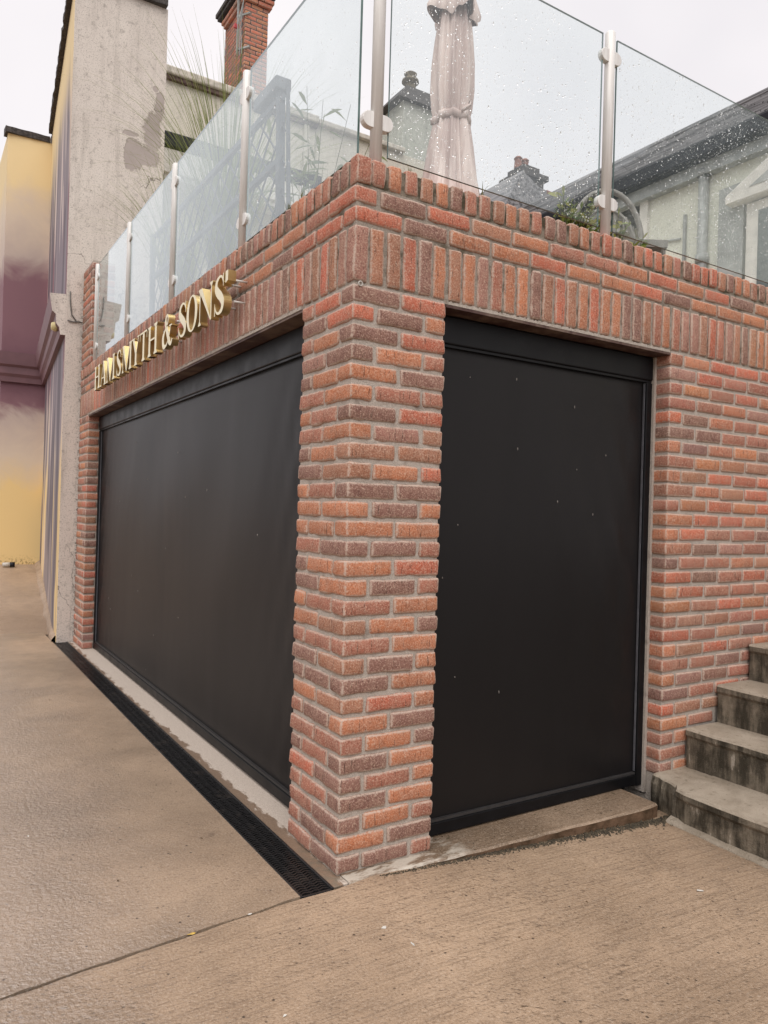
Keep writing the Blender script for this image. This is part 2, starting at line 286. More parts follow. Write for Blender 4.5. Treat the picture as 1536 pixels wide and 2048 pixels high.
def mural(name, strokes):
    a = NT(name); pos = a.n('ShaderNodeNewGeometry').outputs['Position']; q = a.sep(pos)
    w_ = a.math('ADD', q[2], a.math('MULTIPLY', a.math('SUBTRACT', a.noise(pos, 1.7, 4, 0.6, 0.5), 0.5), 1.1))
    Y, B, G, P, D = srgb(240, 216, 168), srgb(222, 204, 184), srgb(200, 182, 172), srgb(142, 106, 114), srgb(122, 88, 97)
    k = 0.88
    Z = srgb(242, 212, 152); st = [(0.0, Z), (0.22, Z), (0.30, B), (0.37, G), (0.405, P), (0.46, D), (0.56, P), (0.665, P), (0.72, G), (0.80, B), (0.88, Y), (1.0, Y)]
    c = a.ramp(a.map(w_, 0.0, 6.8, 0, 1, False), [(p, tuple(x*k for x in cc)) for p, cc in st])
    if strokes:
        s1 = a.noise(a.scale(pos, (1.7, 1.7, 0.2)), 1.0, 3, 0.55, 0.8)
        s2 = a.noise(a.vmath('ADD', a.scale(pos, (2.8, 2.8, 0.3)), (7, 3, 1)), 1.0, 2, 0.5, 0.6)
        band = a.map(q[1], 5.62, 5.8, 0, 1)
        up_ = a.map(q[2], 6.3, 5.3, 0, 1)
        c = a.mix(a.math('MULTIPLY', a.math('MULTIPLY', a.map(s1, 0.44, 0.50, 0, 0.9), band), up_), c, srgb(132, 124, 132))
        c = a.mix(a.math('MULTIPLY', a.math('MULTIPLY', a.map(s2, 0.53, 0.57, 0, 0.85), band), up_), c, srgb(98, 92, 100))
        c = a.mix(a.math('MULTIPLY', a.math('MULTIPLY', a.map(s2, 0.40, 0.35, 0, 0.8), band), up_), c, srgb(214, 196, 190))
    foot = a.map(a.math('ADD', a.math('SUBTRACT', q[2], a.math('MULTIPLY', a.math('SUBTRACT', q[1], 6.2), 0.17)), a.math('MULTIPLY', a.noise(pos, 16, 4, .7), 0.12)), 0.22, 0.08, 0, 1)
    c = a.mix(a.math('MULTIPLY', foot, a.map(a.noise(pos, 30, 4, .75), 0.48, 0.62, 0, 0.8)), c, srgb(120, 95, 55))
    return a.fin(c, 0.75, 0, 0.3, a.bump(a.noise(pos, 60, 4, 0.7), 0.25, 0.004))
M['mural'] = mural('painted_mural', True); M['mural_wing'] = mural('painted_mural_return', False)
M['purple'] = simple('purple_paint', srgb(116, 86, 92), 0.6, 0, 0.1, 6)
M['slate'] = (lambda a: a.fin(a.mix(a.map(a.noise(a.scale(a.c, (15, 0.8, 15)), 1.0, 4, 0.7), 0.35, 0.62), (0.035, 0.033, 0.035), (0.24, 0.23, 0.235)), 0.36, 0, 0.5, a.bump(a.noise(a.c, 40, 3), 0.3, 0.003)))(NT('wet_slate'))
M['gutter'] = simple('black_gutter', (0.010, 0.010, 0.015), 0.45, 0, 0.2, 8, 0, 0.25)
M['white'] = simple('white_paint', (0.66, 0.63, 0.58), 0.55, 0, 0.12, 9)
M['pipe'] = simple('grey_downpipe', (0.30, 0.31, 0.30), 0.45, 0, 0.2, 8)
M['window'] = simple('window_glass', (0.10, 0.12, 0.12), 0.06)
M['canvas'] = (lambda a: a.fin(a.mix(a.map(a.noise(a.scale(a.c, (14, 14, 1.2)), 1.0, 4), 0.35, 0.7), srgb(186, 166, 160), srgb(222, 206, 199)), 0.85, 0, 0.25, a.bump(a.noise(a.c, 300, 2), 0.2, 0.002)))(NT('beige_parasol_canvas'))
M['chair'] = simple('grey_wicker', (0.24, 0.22, 0.20), 0.6, 0, 0.2, 30)
M['trellis'] = simple('grey_stained_timber', (0.085, 0.09, 0.10), 0.7, 0, 0.25, 20)
def leaf(name, cA, cB, tl=0.35):
    a = NT(name); oi = a.info(); g = a.n('ShaderNodeNewGeometry'); f = a.math('FRACT', a.math('MULTIPLY', g.outputs['Random Per Island'], 7.31))
    c = a.mix(f, cA, cB); a.fin(c, 0.45, 0, 0.4)
    tr = a.n('ShaderNodeBsdfTranslucent'); a.put(tr.inputs['Color'], a.mix(0.4, c, (0.35, 0.4, 0.08)))
    ms = a.n('ShaderNodeMixShader'); ms.inputs[0].default_value = tl
    a.t.links.new(a.p.outputs[0], ms.inputs[1]); a.t.links.new(tr.outputs[0], ms.inputs[2]); a.t.links.new(ms.outputs[0], a.o.inputs[0]); return a.m
M['grass'] = leaf('grass_blade', (0.12, 0.17, 0.045), (0.30, 0.33, 0.13))
M['bamboo'] = leaf('willow_leaf', (0.08, 0.11, 0.04), (0.20, 0.23, 0.12))
M['euonymus'] = leaf('variegated_leaf', (0.07, 0.15, 0.02), (0.50, 0.46, 0.13))
M['weed'] = leaf('small_weed', (0.06, 0.07, 0.02), (0.14, 0.13, 0.05))
M['lamp_cap'] = simple('cream_lamp_cap', (0.62, 0.52, 0.26), 0.5, 0, 0.15, 20)
M['cable'] = simple('grey_cable', (0.10, 0.09, 0.08), 0.6)
M['paper'] = simple('paper_white', (0.52, 0.50, 0.46), 0.8, 0, 0.1, 50)
M['brown_leaf'] = simple('dead_leaf', (0.12, 0.07, 0.03), 0.7, 0, 0.4, 50)
M['yellow_leaf'] = simple('yellow_leaf', (0.55, 0.36, 0.08), 0.6, 0, 0.3, 50)
M['soil'] = simple('planter_soil', (0.04, 0.03, 0.022), 0.95)
M['planter'] = simple('slate_planter', (0.08, 0.08, 0.085), 0.7)
M['red_brick_far'] = simple('far_red_brick', (0.28, 0.10, 0.06), 0.85, 0, 0.3, 6)
M['red'] = simple('red_tag', (0.45, 0.05, 0.06), 0.5)
M['terracotta'] = simple('terracotta_pot', (0.24, 0.10, 0.07), 0.8, 0, 0.3, 15)

# ------------------------------------------------------------------ mesh helpers
class MB:
    def __init__(s): s.v = []; s.f = []; s.mi = []
    def poly(s, pts, mi=0):
        b = len(s.v); s.v += [tuple(p) for p in pts]; s.f.append(tuple(range(b, b+len(pts)))); s.mi.append(mi)
    def box(s, x0, x1, y0, y1, z0, z1, mi=0):
        b = len(s.v)
        s.v += [(x0, y0, z0), (x1, y0, z0), (x1, y1, z0), (x0, y1, z0), (x0, y0, z1), (x1, y0, z1), (x1, y1, z1), (x0, y1, z1)]
        for q in ((0, 3, 2, 1), (4, 5, 6, 7), (0, 1, 5, 4), (1, 2, 6, 5), (2, 3, 7, 6), (3, 0, 4, 7)): s.f.append(tuple(b+i for i in q)); s.mi.append(mi)
    def prism(s, pts, off, mi=0, side=None):     # polygon pts (3-D, planar) swept by off
        n = len(pts); b = len(s.v); off = Vector(off); s.v += [tuple(p) for p in pts] + [tuple(Vector(p)+off) for p in pts]
        s.f.append(tuple(range(b+n-1, b-1, -1))); s.mi.append(mi); s.f.append(tuple(range(b+n, b+2*n))); s.mi.append(mi if side is None else side)
        for i in range(n):
            j = (i+1) % n; s.f.append((b+i, b+j, b+n+j, b+n+i)); s.mi.append(mi if side is None else side)
    def tube(s, pts, r, n=8, mi=0, cap=True):
        pts = [Vector(p) for p in pts]; rr = r if hasattr(r, '__len__') else [r]*len(pts); b = len(s.v)
        prev = None
        for i, p in enumerate(pts):
            d = (pts[min(i+1, len(pts)-1)] - pts[max(i-1, 0)]).normalized()
            if prev is None: u = d.orthogonal().normalized()
            else: u = (prev - d*prev.dot(d)).normalized()
            prev = u; v = d.cross(u)
            for k in range(n):
                t = 2*math.pi*k/n; s.v.append(tuple(p + (u*math.cos(t)+v*math.sin(t))*rr[i]))
        for i in range(len(pts)-1):
            for k in range(n):
                a_, c2 = b+i*n+k, b+i*n+(k+1) % n; s.f.append((a_, c2, c2+n, a_+n)); s.mi.append(mi)
        if cap:
            s.f.append(tuple(b+k for k in range(n-1, -1, -1))); s.mi.append(mi)
            e = b+(len(pts)-1)*n; s.f.append(tuple(e+k for k in range(n))); s.mi.append(mi)
    def bar(s, a, b_, wx, wy, mi=0):   # square bar from a to b
        a, b_ = Vector(a), Vector(b_); d = (b_-a).normalized(); u = d.cross(Vector((0, 0, 1)))
        if u.length < 0.01: u = Vector((1, 0, 0))
        u.normalize(); v = d.cross(u); o = len(s.v)
        for p in (a, b_):
            for (i, j) in ((-1, -1), (1, -1), (1, 1), (-1, 1)): s.v.append(tuple(p+u*(i*wx/2)+v*(j*wy/2)))
        for q in ((0, 3, 2, 1), (4, 5, 6, 7), (0, 1, 5, 4), (1, 2, 6, 5), (2, 3, 7, 6), (3, 0, 4, 7)): s.f.append(tuple(o+i for i in q)); s.mi.append(mi)
    def lathe(s, prof, cx, cy, n=16, mi=0, fold=None):
        b = len(s.v)
        for (r, z) in prof:
            for k in range(n):
                t = 2*math.pi*k/n; q = r*(fold(t, z) if fold else 1); s.v.append((cx+q*math.cos(t), cy+q*math.sin(t), z))
        for i in range(len(prof)-1):
            for k in range(n):
                a_, c2 = b+i*n+k, b+i*n+(k+1) % n; s.f.append((a_, c2, c2+n, a_+n)); s.mi.append(mi)
        s.f.append(tuple(b+k for k in range(n-1, -1, -1))); s.mi.append(mi)
        e = b+(len(prof)-1)*n; s.f.append(tuple(e+k for k in range(n))); s.mi.append(mi)
    def build(s, name, mats, parent=None, bevel=0.0, smooth=False, seg=2):
        me = bpy.data.meshes.new(name); me.from_pydata(s.v, [], s.f); me.update()
        mats = mats if isinstance(mats, (list, tuple)) else [mats]
        for mm in mats: me.materials.append(mm)
        for p, i in zip(me.polygons, s.mi): p.material_index = i
        bm = bmesh.new(); bm.from_mesh(me)
        if bevel:
            bmesh.ops.bevel(bm, geom=[e for e in bm.edges if len(e.link_faces) == 2 and e.calc_face_angle(0) > 0.5], offset=bevel, segments=seg, profile=0.5, affect='EDGES', clamp_overlap=True)
        bmesh.ops.recalc_face_normals(bm, faces=bm.faces); bm.to_mesh(me); bm.free()
        if smooth:
            for p in me.polygons: p.use_smooth = True
        o = bpy.data.objects.new(name, me); COL.objects.link(o)
        if parent: o.parent = parent
        return o
def tag(o, label, cat, group=None):
    o['label'] = label; o['category'] = cat
    if group: o['group'] = group
    return o
def empty(name, loc, label=None, cat=None, group=None):
    o = bpy.data.objects.new(name, None); COL.objects.link(o); o.location = loc; o.empty_display_size = 0.1
    if label: tag(o, label, cat, group)
    return o
def kid(o, parent):      # parent an object modelled in world space under an empty that has a location
    o.parent = parent; o.matrix_parent_inverse = Matrix.Translation(-parent.location); return o
def struct(o): o['kind'] = 'structure'; return o
def stuff(o): o['kind'] = 'stuff'; return o

# ------------------------------------------------------------------ ground
def gz(x, y):           # the right-hand apron falls gently away from the pillar
    k = max(0.0, min(1.0, (x+0.1)/0.5)); return -0.036*max(0.0, x-0.12) - 0.028*max(0.0, -y-0.1)*k
def sheet(name, x0, x1, y0, y1, nx, ny, f, mat, edge=None):
    b = MB()
    for j in range(ny+1):
        for i in range(nx+1):
            x = x0+(x1-x0)*i/nx; y = y0+(y1-y0)*j/ny; b.v.append((x, y, f(x, y)))
    for j in range(ny):
        for i in range(nx):
            q = j*(nx+1)+i; b.f.append((q, q+1, q+nx+2, q+nx+1)); b.mi.append(0)
    return struct(b.build(name, mat, smooth=True))
g = MB(); g.box(-150, 150, -150, 150, -1.2, -0.30); struct(g.build('ground', M['ground']))
# joint line between the two slabs runs (-1.145,-0.17) -> (-0.185,-0.071), continued to the left
def jy(x): return -0.052 + 0.1*(x)
def slab(name, pts, mat, jit=0.0):     # slab polygon with a slightly ragged joint edge, 120 mm thick
    b = MB(); b.prism([(x, y, -0.14) for x, y in pts], (0, 0, 0.14)); return struct(b.build(name, mat))
xs = [-9.0, -6, -4, -3] + [-2.4+0.06*i for i in range(38)]
rj = random.Random(3)
jit = [rj.uniform(-0.0022, 0.0022) for _ in xs]
ed = [(x, jy(x)+0.006+j*1.6) for x, j in zip(xs, jit) if x < -0.182] + [(-0.182, jy(-0.182)+0.004)]
slab('driveway', ed + [(-0.182, 6.40), (-9.0, 6.40)], M['drive'])
# apron, folded along the fall
b = MB(); ax = [-9, -6, -4, -3, -2.4] + [-2.3+.07*i for i in range(30)] + [-0.186, -0.04, 0.12, 0.3, 0.5, 0.75, 1.0, 1.3, 1.6, 1.9, 2.4, 3.2, 5]
ayt = lambda x: (jy(x)-0.007+rj.uniform(-0.0035, 0.0035)) if x < -0.19 else (-0.082 if x < -0.03 else -0.06)
rows = 14
for x in ax:
    y1 = ayt(x)
    for j in range(rows+1):
        t = (j/rows)**1.8; y = y1 - t*6.0; b.v.append((x, y, gz(x, y)))
for i in range(len(ax)-1):
    for j in range(rows): q = i*(rows+1)+j; b.f.append((q, q+rows+1, q+rows+2, q+1)); b.mi.append(0)
struct(b.build('apron', M['apron'], smooth=True))
g = MB(); g.box(-9, 0.3, -0.9, 6.2, -0.29, -0.05); struct(g.build('sub_base', M['dark']))
# ramp climbing past the mural
sheet('ramp', -6.0, 0.6, 6.2, 16.0, 10, 30, lambda x, y: -0.02 if y < 6.21 else max(0.0, (y-6.2)*0.172) + 0.006, M['ramp'])
b = MB()
for i in range(41):
    t = i/40; y = 5.62+3.53*t; x = -.155+(y-5.56)*.0836; z = max(0, (y-6.2)*.172); wv = .035+.025*mnoise.noise(Vector((y*3, 1, 2)))+.03*t; b.v += [(x+.03, y, z+.06), (x-.01, y, z+.055+.012*mnoise.noise(Vector((y*9, 5, 2)))), (x-wv, y, z+.018), (x-wv-.012, y, z-.05)]
for i in range(40):
    for k in range(3): q = i*4+k; b.f.append((q, q+1, q+5, q+4)); b.mi.append(0)
struct(b.build('mural_kerb', M['ramp'], smooth=True))
# raised damp ledge under the right-hand opening and the pale strip under the left-hand one
b = MB()
lx = [0.02+0.06*i for i in range(29)]; top = []
for x in lx:
    yf = -0.062 - 0.044*x + rj.uniform(-0.004, 0.004); zt = 0.0 + 0.004*x
    if x > 1.60: yf += (x-1.60)**2*1.6
    top.append((x, yf, zt))
for (x, yf, zt) in top:
    b.v += [(x, 0.20, zt), (x, yf+0.012, zt), (x, yf+0.002, zt-0.008), (x, yf+0.006, zt-0.16)]
for i in range(len(top)-1):
    for k in range(3): q = i*4+k; b.f.append((q, q+1, q+5, q+4)); b.mi.append(0)
e = (len(top)-1)*4; b.f.append((e, e+1, e+2, e+3)); b.mi.append(0)
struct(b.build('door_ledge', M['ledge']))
g = MB(); g.box(-0.05, 0.16, -0.055, 5.54, -0.14, -0.004); struct(g.build('threshold_strip', M['strip'], bevel=0.004))
# mossy grit along the foot of the ledge
b = MB()
for _ in range(2200):
    x = rj.uniform(0.15, 1.78); yf = -0.062-0.044*x; y = yf - abs(rj.gauss(0, 0.016))*(0.35+0.75*x); r = rj.uniform(0.0015, 0.0065)*(0.4+0.7*x)
    z = gz(x, y); n0 = len(b.v); rr = [(rj.uniform(.6, 1.3)*r) for _ in range(6)]
    b.v += [(x+rr[0], y, z), (x, y+rr[1], z), (x-rr[2], y, z), (x, y-rr[3], z), (x, y, z+rr[4]*1.2)]
    for q in ((0, 1, 4), (1, 2, 4), (2, 3, 4), (3, 0, 4)): b.f.append(tuple(n0+i for i in q)); b.mi.append(0)
o = stuff(b.build('moss', M['moss'])); tag(o, 'dark mossy grit along the foot of the concrete ledge', 'moss')

# ------------------------------------------------------------------ drain channel
dr = empty('drain_channel', (-0.115, 2.8, 0), 'long black plastic drain channel with chevron grating beside the left blind', 'drain')
b = MB(); b.box(-0.182, -0.172, -0.072, 5.62, -0.1, 0.001); b.box(-0.058, -0.048, -0.072, 5.62, -0.1, 0.003)
b.box(-0.172, -0.058, -0.074, -0.062, -0.1, -0.001); kid(b.build('channel_frame', M['drain'], bevel=0.002), dr)
b = MB(); b.box(-0.1725, -0.0575, -0.062, 5.62, -0.12, -0.035); kid(b.build('channel_base', M['dark']), dr)
y = -0.060; gi = 0; bounds = [-0.06, 0.94, 1.94, 2.94, 3.94, 4.94, 5.62]
for gi in range(6):
    b = MB(); y0, y1 = bounds[gi], bounds[gi+1]; y = y0+0.006
    nseg = 6; amp = 0.0075; pitch = 0.0165; wr = 0.0072
    while y < y1-0.012:
        pts = []
        for k in range(nseg+1):
            x = -0.171+0.112*k/nseg; pts.append((x, y+(amp if k % 2 else 0)))
        for k in range(nseg):
            (xa, ya), (xb, yb) = pts[k], pts[k+1]; zt = -0.003+rj.uniform(-.0008, .0008)
            n0 = len(b.v); b.v += [(xa, ya, zt), (xb, yb, zt), (xb, yb+wr, zt), (xa, ya+wr, zt), (xa, ya, zt-0.018), (xb, yb, zt-0.018), (xb, yb+wr, zt-.018), (xa, ya+wr, zt-.018)]
            for q in ((0, 1, 2, 3), (4, 5, 1, 0), (2, 6, 7, 3)): b.f.append(tuple(n0+i for i in q)); b.mi.append(0)
        y += pitch
    for xb in (-0.1345, -0.0975): b.box(xb-0.0028, xb+0.0028, y0+0.003, y1-0.003, -0.02, -0.0048)
    b.box(-0.171, -0.059, y1-0.010, y1-0.002, -0.02, -0.0035)
    kid(b.build('grate', M['drain']), dr)

# ------------------------------------------------------------------ bricks
PAL = {'o': (0.50, 0.188, 0.094), 'r': (0.52, 0.140, 0.080), 't': (0.38, 0.168, 0.100), 'm': (0.39, 0.150, 0.100), 'p': (0.235, 0.118, 0.094), 'k': (0.37, 0.178, 0.138)}
BC = {}
def brick_mesh(dx, dy, dz, var, hi, rad=None):
    key = (round(dx, 4), round(dy, 4), round(dz, 4), var, hi, rad)
    if key in BC: return BC[key]
    rr = random.Random(hash(key) & 0xffff); r = rad or rr.uniform(0.0085, 0.0125)
    def axis(h):
        c = [-h, -(h-r)]
        if hi:
            n = max(1, int(round(2*(h-r)/0.034))); c += [-(h-r)+2*(h-r)*i/n for i in range(1, n)]
        return c+[h-r, h]
    H = (dx/2, dy/2, dz/2); A = [axis(h) for h in H]; n = [len(a_) for a_ in A]; idx = {}; V = []; F = []
    s0 = Vector((rr.uniform(0, 50), rr.uniform(0, 50), rr.uniform(0, 50))); amp = 0.0052 if hi else 0.0034
    def vid(i, j, k):
        if (i, j, k) not in idx:
            p = Vector((A[0][i], A[1][j], A[2][k])); q = Vector([max(-(h-r), min(h-r, c)) for c, h in zip(p, H)]); d = p-q
            if d.length > 1e-9 and (abs(d.x) > 1e-9)+(abs(d.y) > 1e-9)+(abs(d.z) > 1e-9) > 1: p = q+d.normalized()*r
            p += mnoise.noise_vector(p*24+s0)*amp + mnoise.noise_vector(p*75+s0)*amp*0.6
            idx[(i, j, k)] = len(V); V.append(p)
        return idx[(i, j, k)]
    for ax_ in range(3):
        u, v = (ax_+1) % 3, (ax_+2) % 3
        for side in (0, n[ax_]-1):
            for i in range(n[u]-1):
                for j in range(n[v]-1):
                    qd = []
                    for (a_, c) in ((i, j), (i+1, j), (i+1, j+1), (i, j+1)):
                        t = [0, 0, 0]; t[ax_] = side; t[u] = a_; t[v] = c; qd.append(vid(*t))
                    F.append(qd if side else qd[::-1])
    me = bpy.data.meshes.new('brick'); me.from_pydata(V, [], F); me.update(); me.materials.append(M['brick'])
    for p in me.polygons: p.use_smooth = True
    at = me.attributes.new('half', 'FLOAT_VECTOR', 'POINT')
    for i in range(len(V)): at.data[i].vector = H
    BC[key] = me; return me
br = random.Random(11)
WARM = 'oooorrmmmmttpppk'
def pick(w=WARM):
    c = PAL[br.choice(w)]; v = br.uniform(0.84, 1.14); return (c[0]*v, c[1]*v*br.uniform(.94, 1.06), c[2]*v*br.uniform(.92, 1.08), 1)
def brick(parent, x0, x1, y0, y1, z0, z1, code=None, hi=False, w=WARM, lump=1.0, rad=None):
    e_ = .0008; dx, dy, dz = x1-x0-e_*(x1-x0 > .05)*1.6, y1-y0-e_*(y1-y0 > .05)*1.6, z1-z0
    me = brick_mesh(dx, dy, dz, br.randrange(5 if hi else 3), hi, rad)
    o = bpy.data.objects.new('brick', me); COL.objects.link(o)
    if code:
        c = PAL[code]; v = br.uniform(0.9, 1.1); o.color = (c[0]*v, c[1]*v, c[2]*v, 1)
    else: o.color = pick(w)
    o.location = Vector(((x0+x1)/2, (y0+y1)/2, (z0+z1)/2)) - parent.location + Vector((br.uniform(-.002, .002), br.uniform(-.002, .002), br.uniform(-.0022, .0022)))*lump
    o.rotation_euler = (br.uniform(-.012, .012)*lump, br.uniform(-.012, .012)*lump, br.uniform(-.008, .008)*lump); o.parent = parent; o.scale = (1, 1, br.uniform(.965, 1.02)) if dz < .09 else (1, 1, br.uniform(.99, 1.005))
    return o
BH, CO, HB, ST = 0.0635, 0.075, 0.1025, 0.215
# corner pillar ---------------------------------------------------------------
pil = empty('brick_pillar', (0.22, 0.22, 0), 'freestanding square corner pillar of tumbled red and brown bricks between the two black blinds', 'pillar')
mo = MB(); mo.box(0.0088, 0.4312, 0.0088, 0.4312, -0.02, 2.245); kid(mo.build('mortar', M['mortar']), pil)
CODES = {1: ('mr', 'p', 'r'), 2: ('p', 'r', 'po'), 3: ('mo', 'p', 'r'), 4: ('k', 'p', 'om'), 5: ('po', 'o', 'p'), 6: ('m', 'o', 'mm'), 7: ('om', 'p', 'r'),
 8: ('m', 'o', 'kt'), 9: ('po', 't', 't'), 10: ('p', 't', 'or'), 11: ('om', 'p', 'p'), 12: ('o', 'o', 'po'), 13: ('oo', 'o', 'o'), 14: ('m', 'p', 'pm'),
 15: ('po', 'o', 'r'), 16: ('p', 'o', 'pm'), 17: ('om', 'm', 'o'), 18: ('o', 't', 'op'), 19: ('mm', 'm', 'o'), 20: ('p', 't', 'po'), 21: ('pp', 'p', 'o'),
 22: ('o', 't', 'ro'), 23: ('mp', 'o', 'p'), 24: ('m', 'm', 'op'), 25: ('pm', 'p', 'o'), 26: ('r', 'p', 'mo'), 27: ('mm', 'p', 'o'), 28: ('m', 'p', 'om'), 29: ('mp', 'o', 'p'), 30: ('m', 'p', 'pm')}
for k in range(1, 31):
    z0 = (30-k)*CO + 0.001; z1 = z0+BH; L, c, Rr = CODES[k]
    if k % 2:      # corner brick lies along the right face
        brick(pil, 0, ST, 0, HB, z0, z1, c, True); brick(pil, .225, .44, 0, HB, z0, z1, Rr[0], True)
        brick(pil, 0, HB, .1125, .3275, z0, z1, L[1], True); brick(pil, 0, ST, .3375, .44, z0, z1, L[0], True)
        brick(pil, .3375, .44, .1125, .3275, z0, z1)
    else:
        brick(pil, 0, HB, 0, ST, z0, z1, c, True); brick(pil, 0, HB, .225, .44, z0, z1, L[0], True)
        brick(pil, .1125, .3275, 0, HB, z0, z1, Rr[0], True); brick(pil, .3375, .44, 0, ST, z0, z1, Rr[1], True)
# right-hand wall --------------------------------------------------------------
X0, XE = 1.865, 3.58
rw = empty('brick_wall', (X0, 0.1, 0), 'red brick wall to the right of the square blind, rising behind the steps', 'wall')
mo = MB(); mo.box(X0+.0088, XE-0.005, .0088, .205, -0.1, 2.245); kid(mo.build('mortar', M['mortar']), rw)
STEPX = [(1.72, 0.10), (2.06, 0.30), (2.316, 0.50), (2.60, 0.70), (2.88, 0.90), (3.16, 1.10), (3.44, 1.30)]
def step_top(x):
    z = -0.2
    for sx, sz in STEPX:
        if x >= sx: z = sz
    return z
for k in range(1, 32):
    z0 = (30-k)*CO+0.001; z1 = z0+BH; x = X0; first = True
    while x < XE-0.05:
        if first: ln = HB if k % 2 else ST
        else: ln = ST
        x1 = min(x+ln, XE)
        if x1-x > 0.04 and z1 > step_top(x+0.03)-0.01: brick(rw, x, x1, 0, ST if (first and k % 2) else HB, z0, z1, None, False, 'oooorrrmmmmttppk')
        if first and not (k % 2): brick(rw, x, x+HB, .1125, .21, z0, z1)
        x = x1+0.01; first = False
# far end pier ------------------------------------------------------------------
YP0, YP1 = 5.10, 5.54
fp = empty('brick_pier', (0.1, 5.3, 0), 'narrow brick pier at the far end of the long blind, against the rendered gable', 'pillar')
mo = MB(); mo.box(.0088, .40, YP0+.0088, YP1-.002, -.02, 2.245); mo.box(.0088, .2062, YP0+.0088, YP1-.002, 2.735, 3.72); kid(mo.build('mortar', M['mortar']), fp)
for k in range(1, 31):
    z0 = (30-k)*CO+.001; z1 = z0+BH
    if k % 2: brick(fp, 0, ST, YP0, YP0+HB, z0, z1, None, False, 'mmmktoorp'); brick(fp, 0, HB, YP0+.1125, YP0+.3275, z0, z1); brick(fp, 0, HB, YP0+.3375, YP1, z0, z1)
    else: brick(fp, 0, HB, YP0, YP0+ST, z0, z1, None, False, 'mmmktoorp'); brick(fp, .1125, .21, YP0, YP0+HB, z0, z1); brick(fp, 0, HB, YP0+.225, YP1, z0, z1)
for k in range(13):
    z0 = 2.7375+k*CO+.001; z1 = z0+BH
    if k % 2: brick(fp, 0, ST, YP0, YP0+HB, z0, z1, None, False, 'mmmkpor'); brick(fp, 0, HB, YP0+.1125, YP0+.3275, z0, z1); brick(fp, 0, ST, YP0+.3375, YP1, z0, z1)
    else: brick(fp, 0, HB, YP0, YP0+ST, z0, z1, None, False, 'mmmkpor'); brick(fp, .1125, ST, YP0, YP0+ST, z0, z1, None, False, 'mmmkpor'); brick(fp, 0, HB, YP0+.225, YP1, z0, z1)
# parapet beam over both openings ------------------------------------------------
pa = empty('brick_parapet', (0.3, 0.3, 2.25), 'brick parapet with upright soldier bricks and brick-on-edge coping above both blinds', 'parapet')
mo = MB(); mo.box(.009, 3.58, .009, .21, 2.236, 2.622); mo.box(.009, .21, .209, YP1-.002, 2.236, 2.622)
kid(mo.build('mortar', M['mortar_damp']), pa)
mo = MB(); mo.box(.010, 3.58, .010, .205, 2.6222, 2.714); mo.box(.010, .205, .204, YP1-.002, 2.6222, 2.714)
kid(mo.build('coping_mortar', M['mortar_mossy']), pa)
SW = 0.064
RS = 'rttrpotokmooptrtoroopptmomkktrm'
brick(pa, 0, .0665, 0, .0665, 2.2505, 2.465, 'k', True)     # corner soldier
for i in range(1, 47):
    x = i*CO-.002; hi = i < 22
    brick(pa, x, x+SW, 0, HB, 2.2505, 2.465, RS[i] if i < len(RS) else None, hi, 'ootkkmmprt')
for i in range(1, 74):
    y = i*CO-.002
    brick(pa, 0, HB, y, min(y+SW, YP1), 2.2505, 2.465, None, i < 16, 'kkkkkmmmmptr')
for row, zz in ((0, 2.4762), (1, 2.5512)):
    hb = zz+BH
    if row == 0: brick(pa, 0, ST, 0, HB, zz, hb, 'r', True); xr, yl = .225, .1125
    else: brick(pa, 0, HB, 0, ST, zz, hb, 'r', True); xr, yl = .1125, .225
    cds = 'pooroorpoo' if row == 0 else 'prtommoror'
    i = 0
    while xr < 3.5:
        brick(pa, xr, min(xr+ST, 3.58), 0, HB, zz, hb, cds[i] if i < len(cds) else None, i < 8, 'oooorrmmp'); xr += .225; i += 1
    cds = 'rrpoo' if row == 0 else 'moomm'; i = 0
    while yl < YP1-0.06:
        brick(pa, 0, HB, yl, min(yl+ST, YP1), zz, hb, cds[i] if i < len(cds) else None, i < 5, 'oorrmmpk'); yl += .225; i += 1
brick(pa, 0, .0665, 0, .0665, 2.6265, 2.731, 'm', True, lump=2)
CP = 'mmomtopmmtotmpptom'
for i in range(1, 47):
    x = i*CO-.001; brick(pa, x, x+SW-.001, 0, ST, 2.6265, 2.7285+br.uniform(-.002, .002), CP[i] if i < len(CP) else None, i < 22, 'mmpptor', 1.6, .013)
for i in range(1, 74):
    y = i*CO-.001; brick(pa, 0, ST if i > 2 else HB, y if i > 2 else y, min(y+SW-.001, YP1), 2.6265, 2.7285+br.uniform(-.002, .002), None, i < 18, 'mmmpptok', 1.6, .013)
b = MB(); b.box(.440, X0+.002, .004, .118, 2.2225, 2.2345); kid(b.build('lintel_plate', M['soffit']), pa)
b = MB(); b.box(.004, .118, .442, YP0+.002, 2.2225, 2.2345); kid(b.build('lintel_plate', M['soffit']), pa)
# pale squeezed mortar along the underside of the soldier courses
b = MB()
for i in range(150):
    x = .45+i*.0094; h = br.uniform(.004, .011); b.box(x, x+.0094, .003, .02, 2.2345, 2.240+h)
for i in range(480):
    y = .45+i*.0097; h = br.uniform(.004, .012); b.box(.001-br.uniform(0, .003), .02, y, y+.0097, 2.2345, 2.240+h)
kid(stuff(b.build('mortar_bead', M['mortar'])), pa)
# weep vent ring at the corner
b = MB(); c0 = Vector((.030, -.002, 2.2405)); pts = [c0+Vector((.0085*math.cos(t*math.pi/6), 0, .0085*math.sin(t*math.pi/6))) for t in range(13)]
b.tube(pts, .0024, 6, 0, False); kid(b.build('weep_vent', M['paper'], smooth=True), pa)

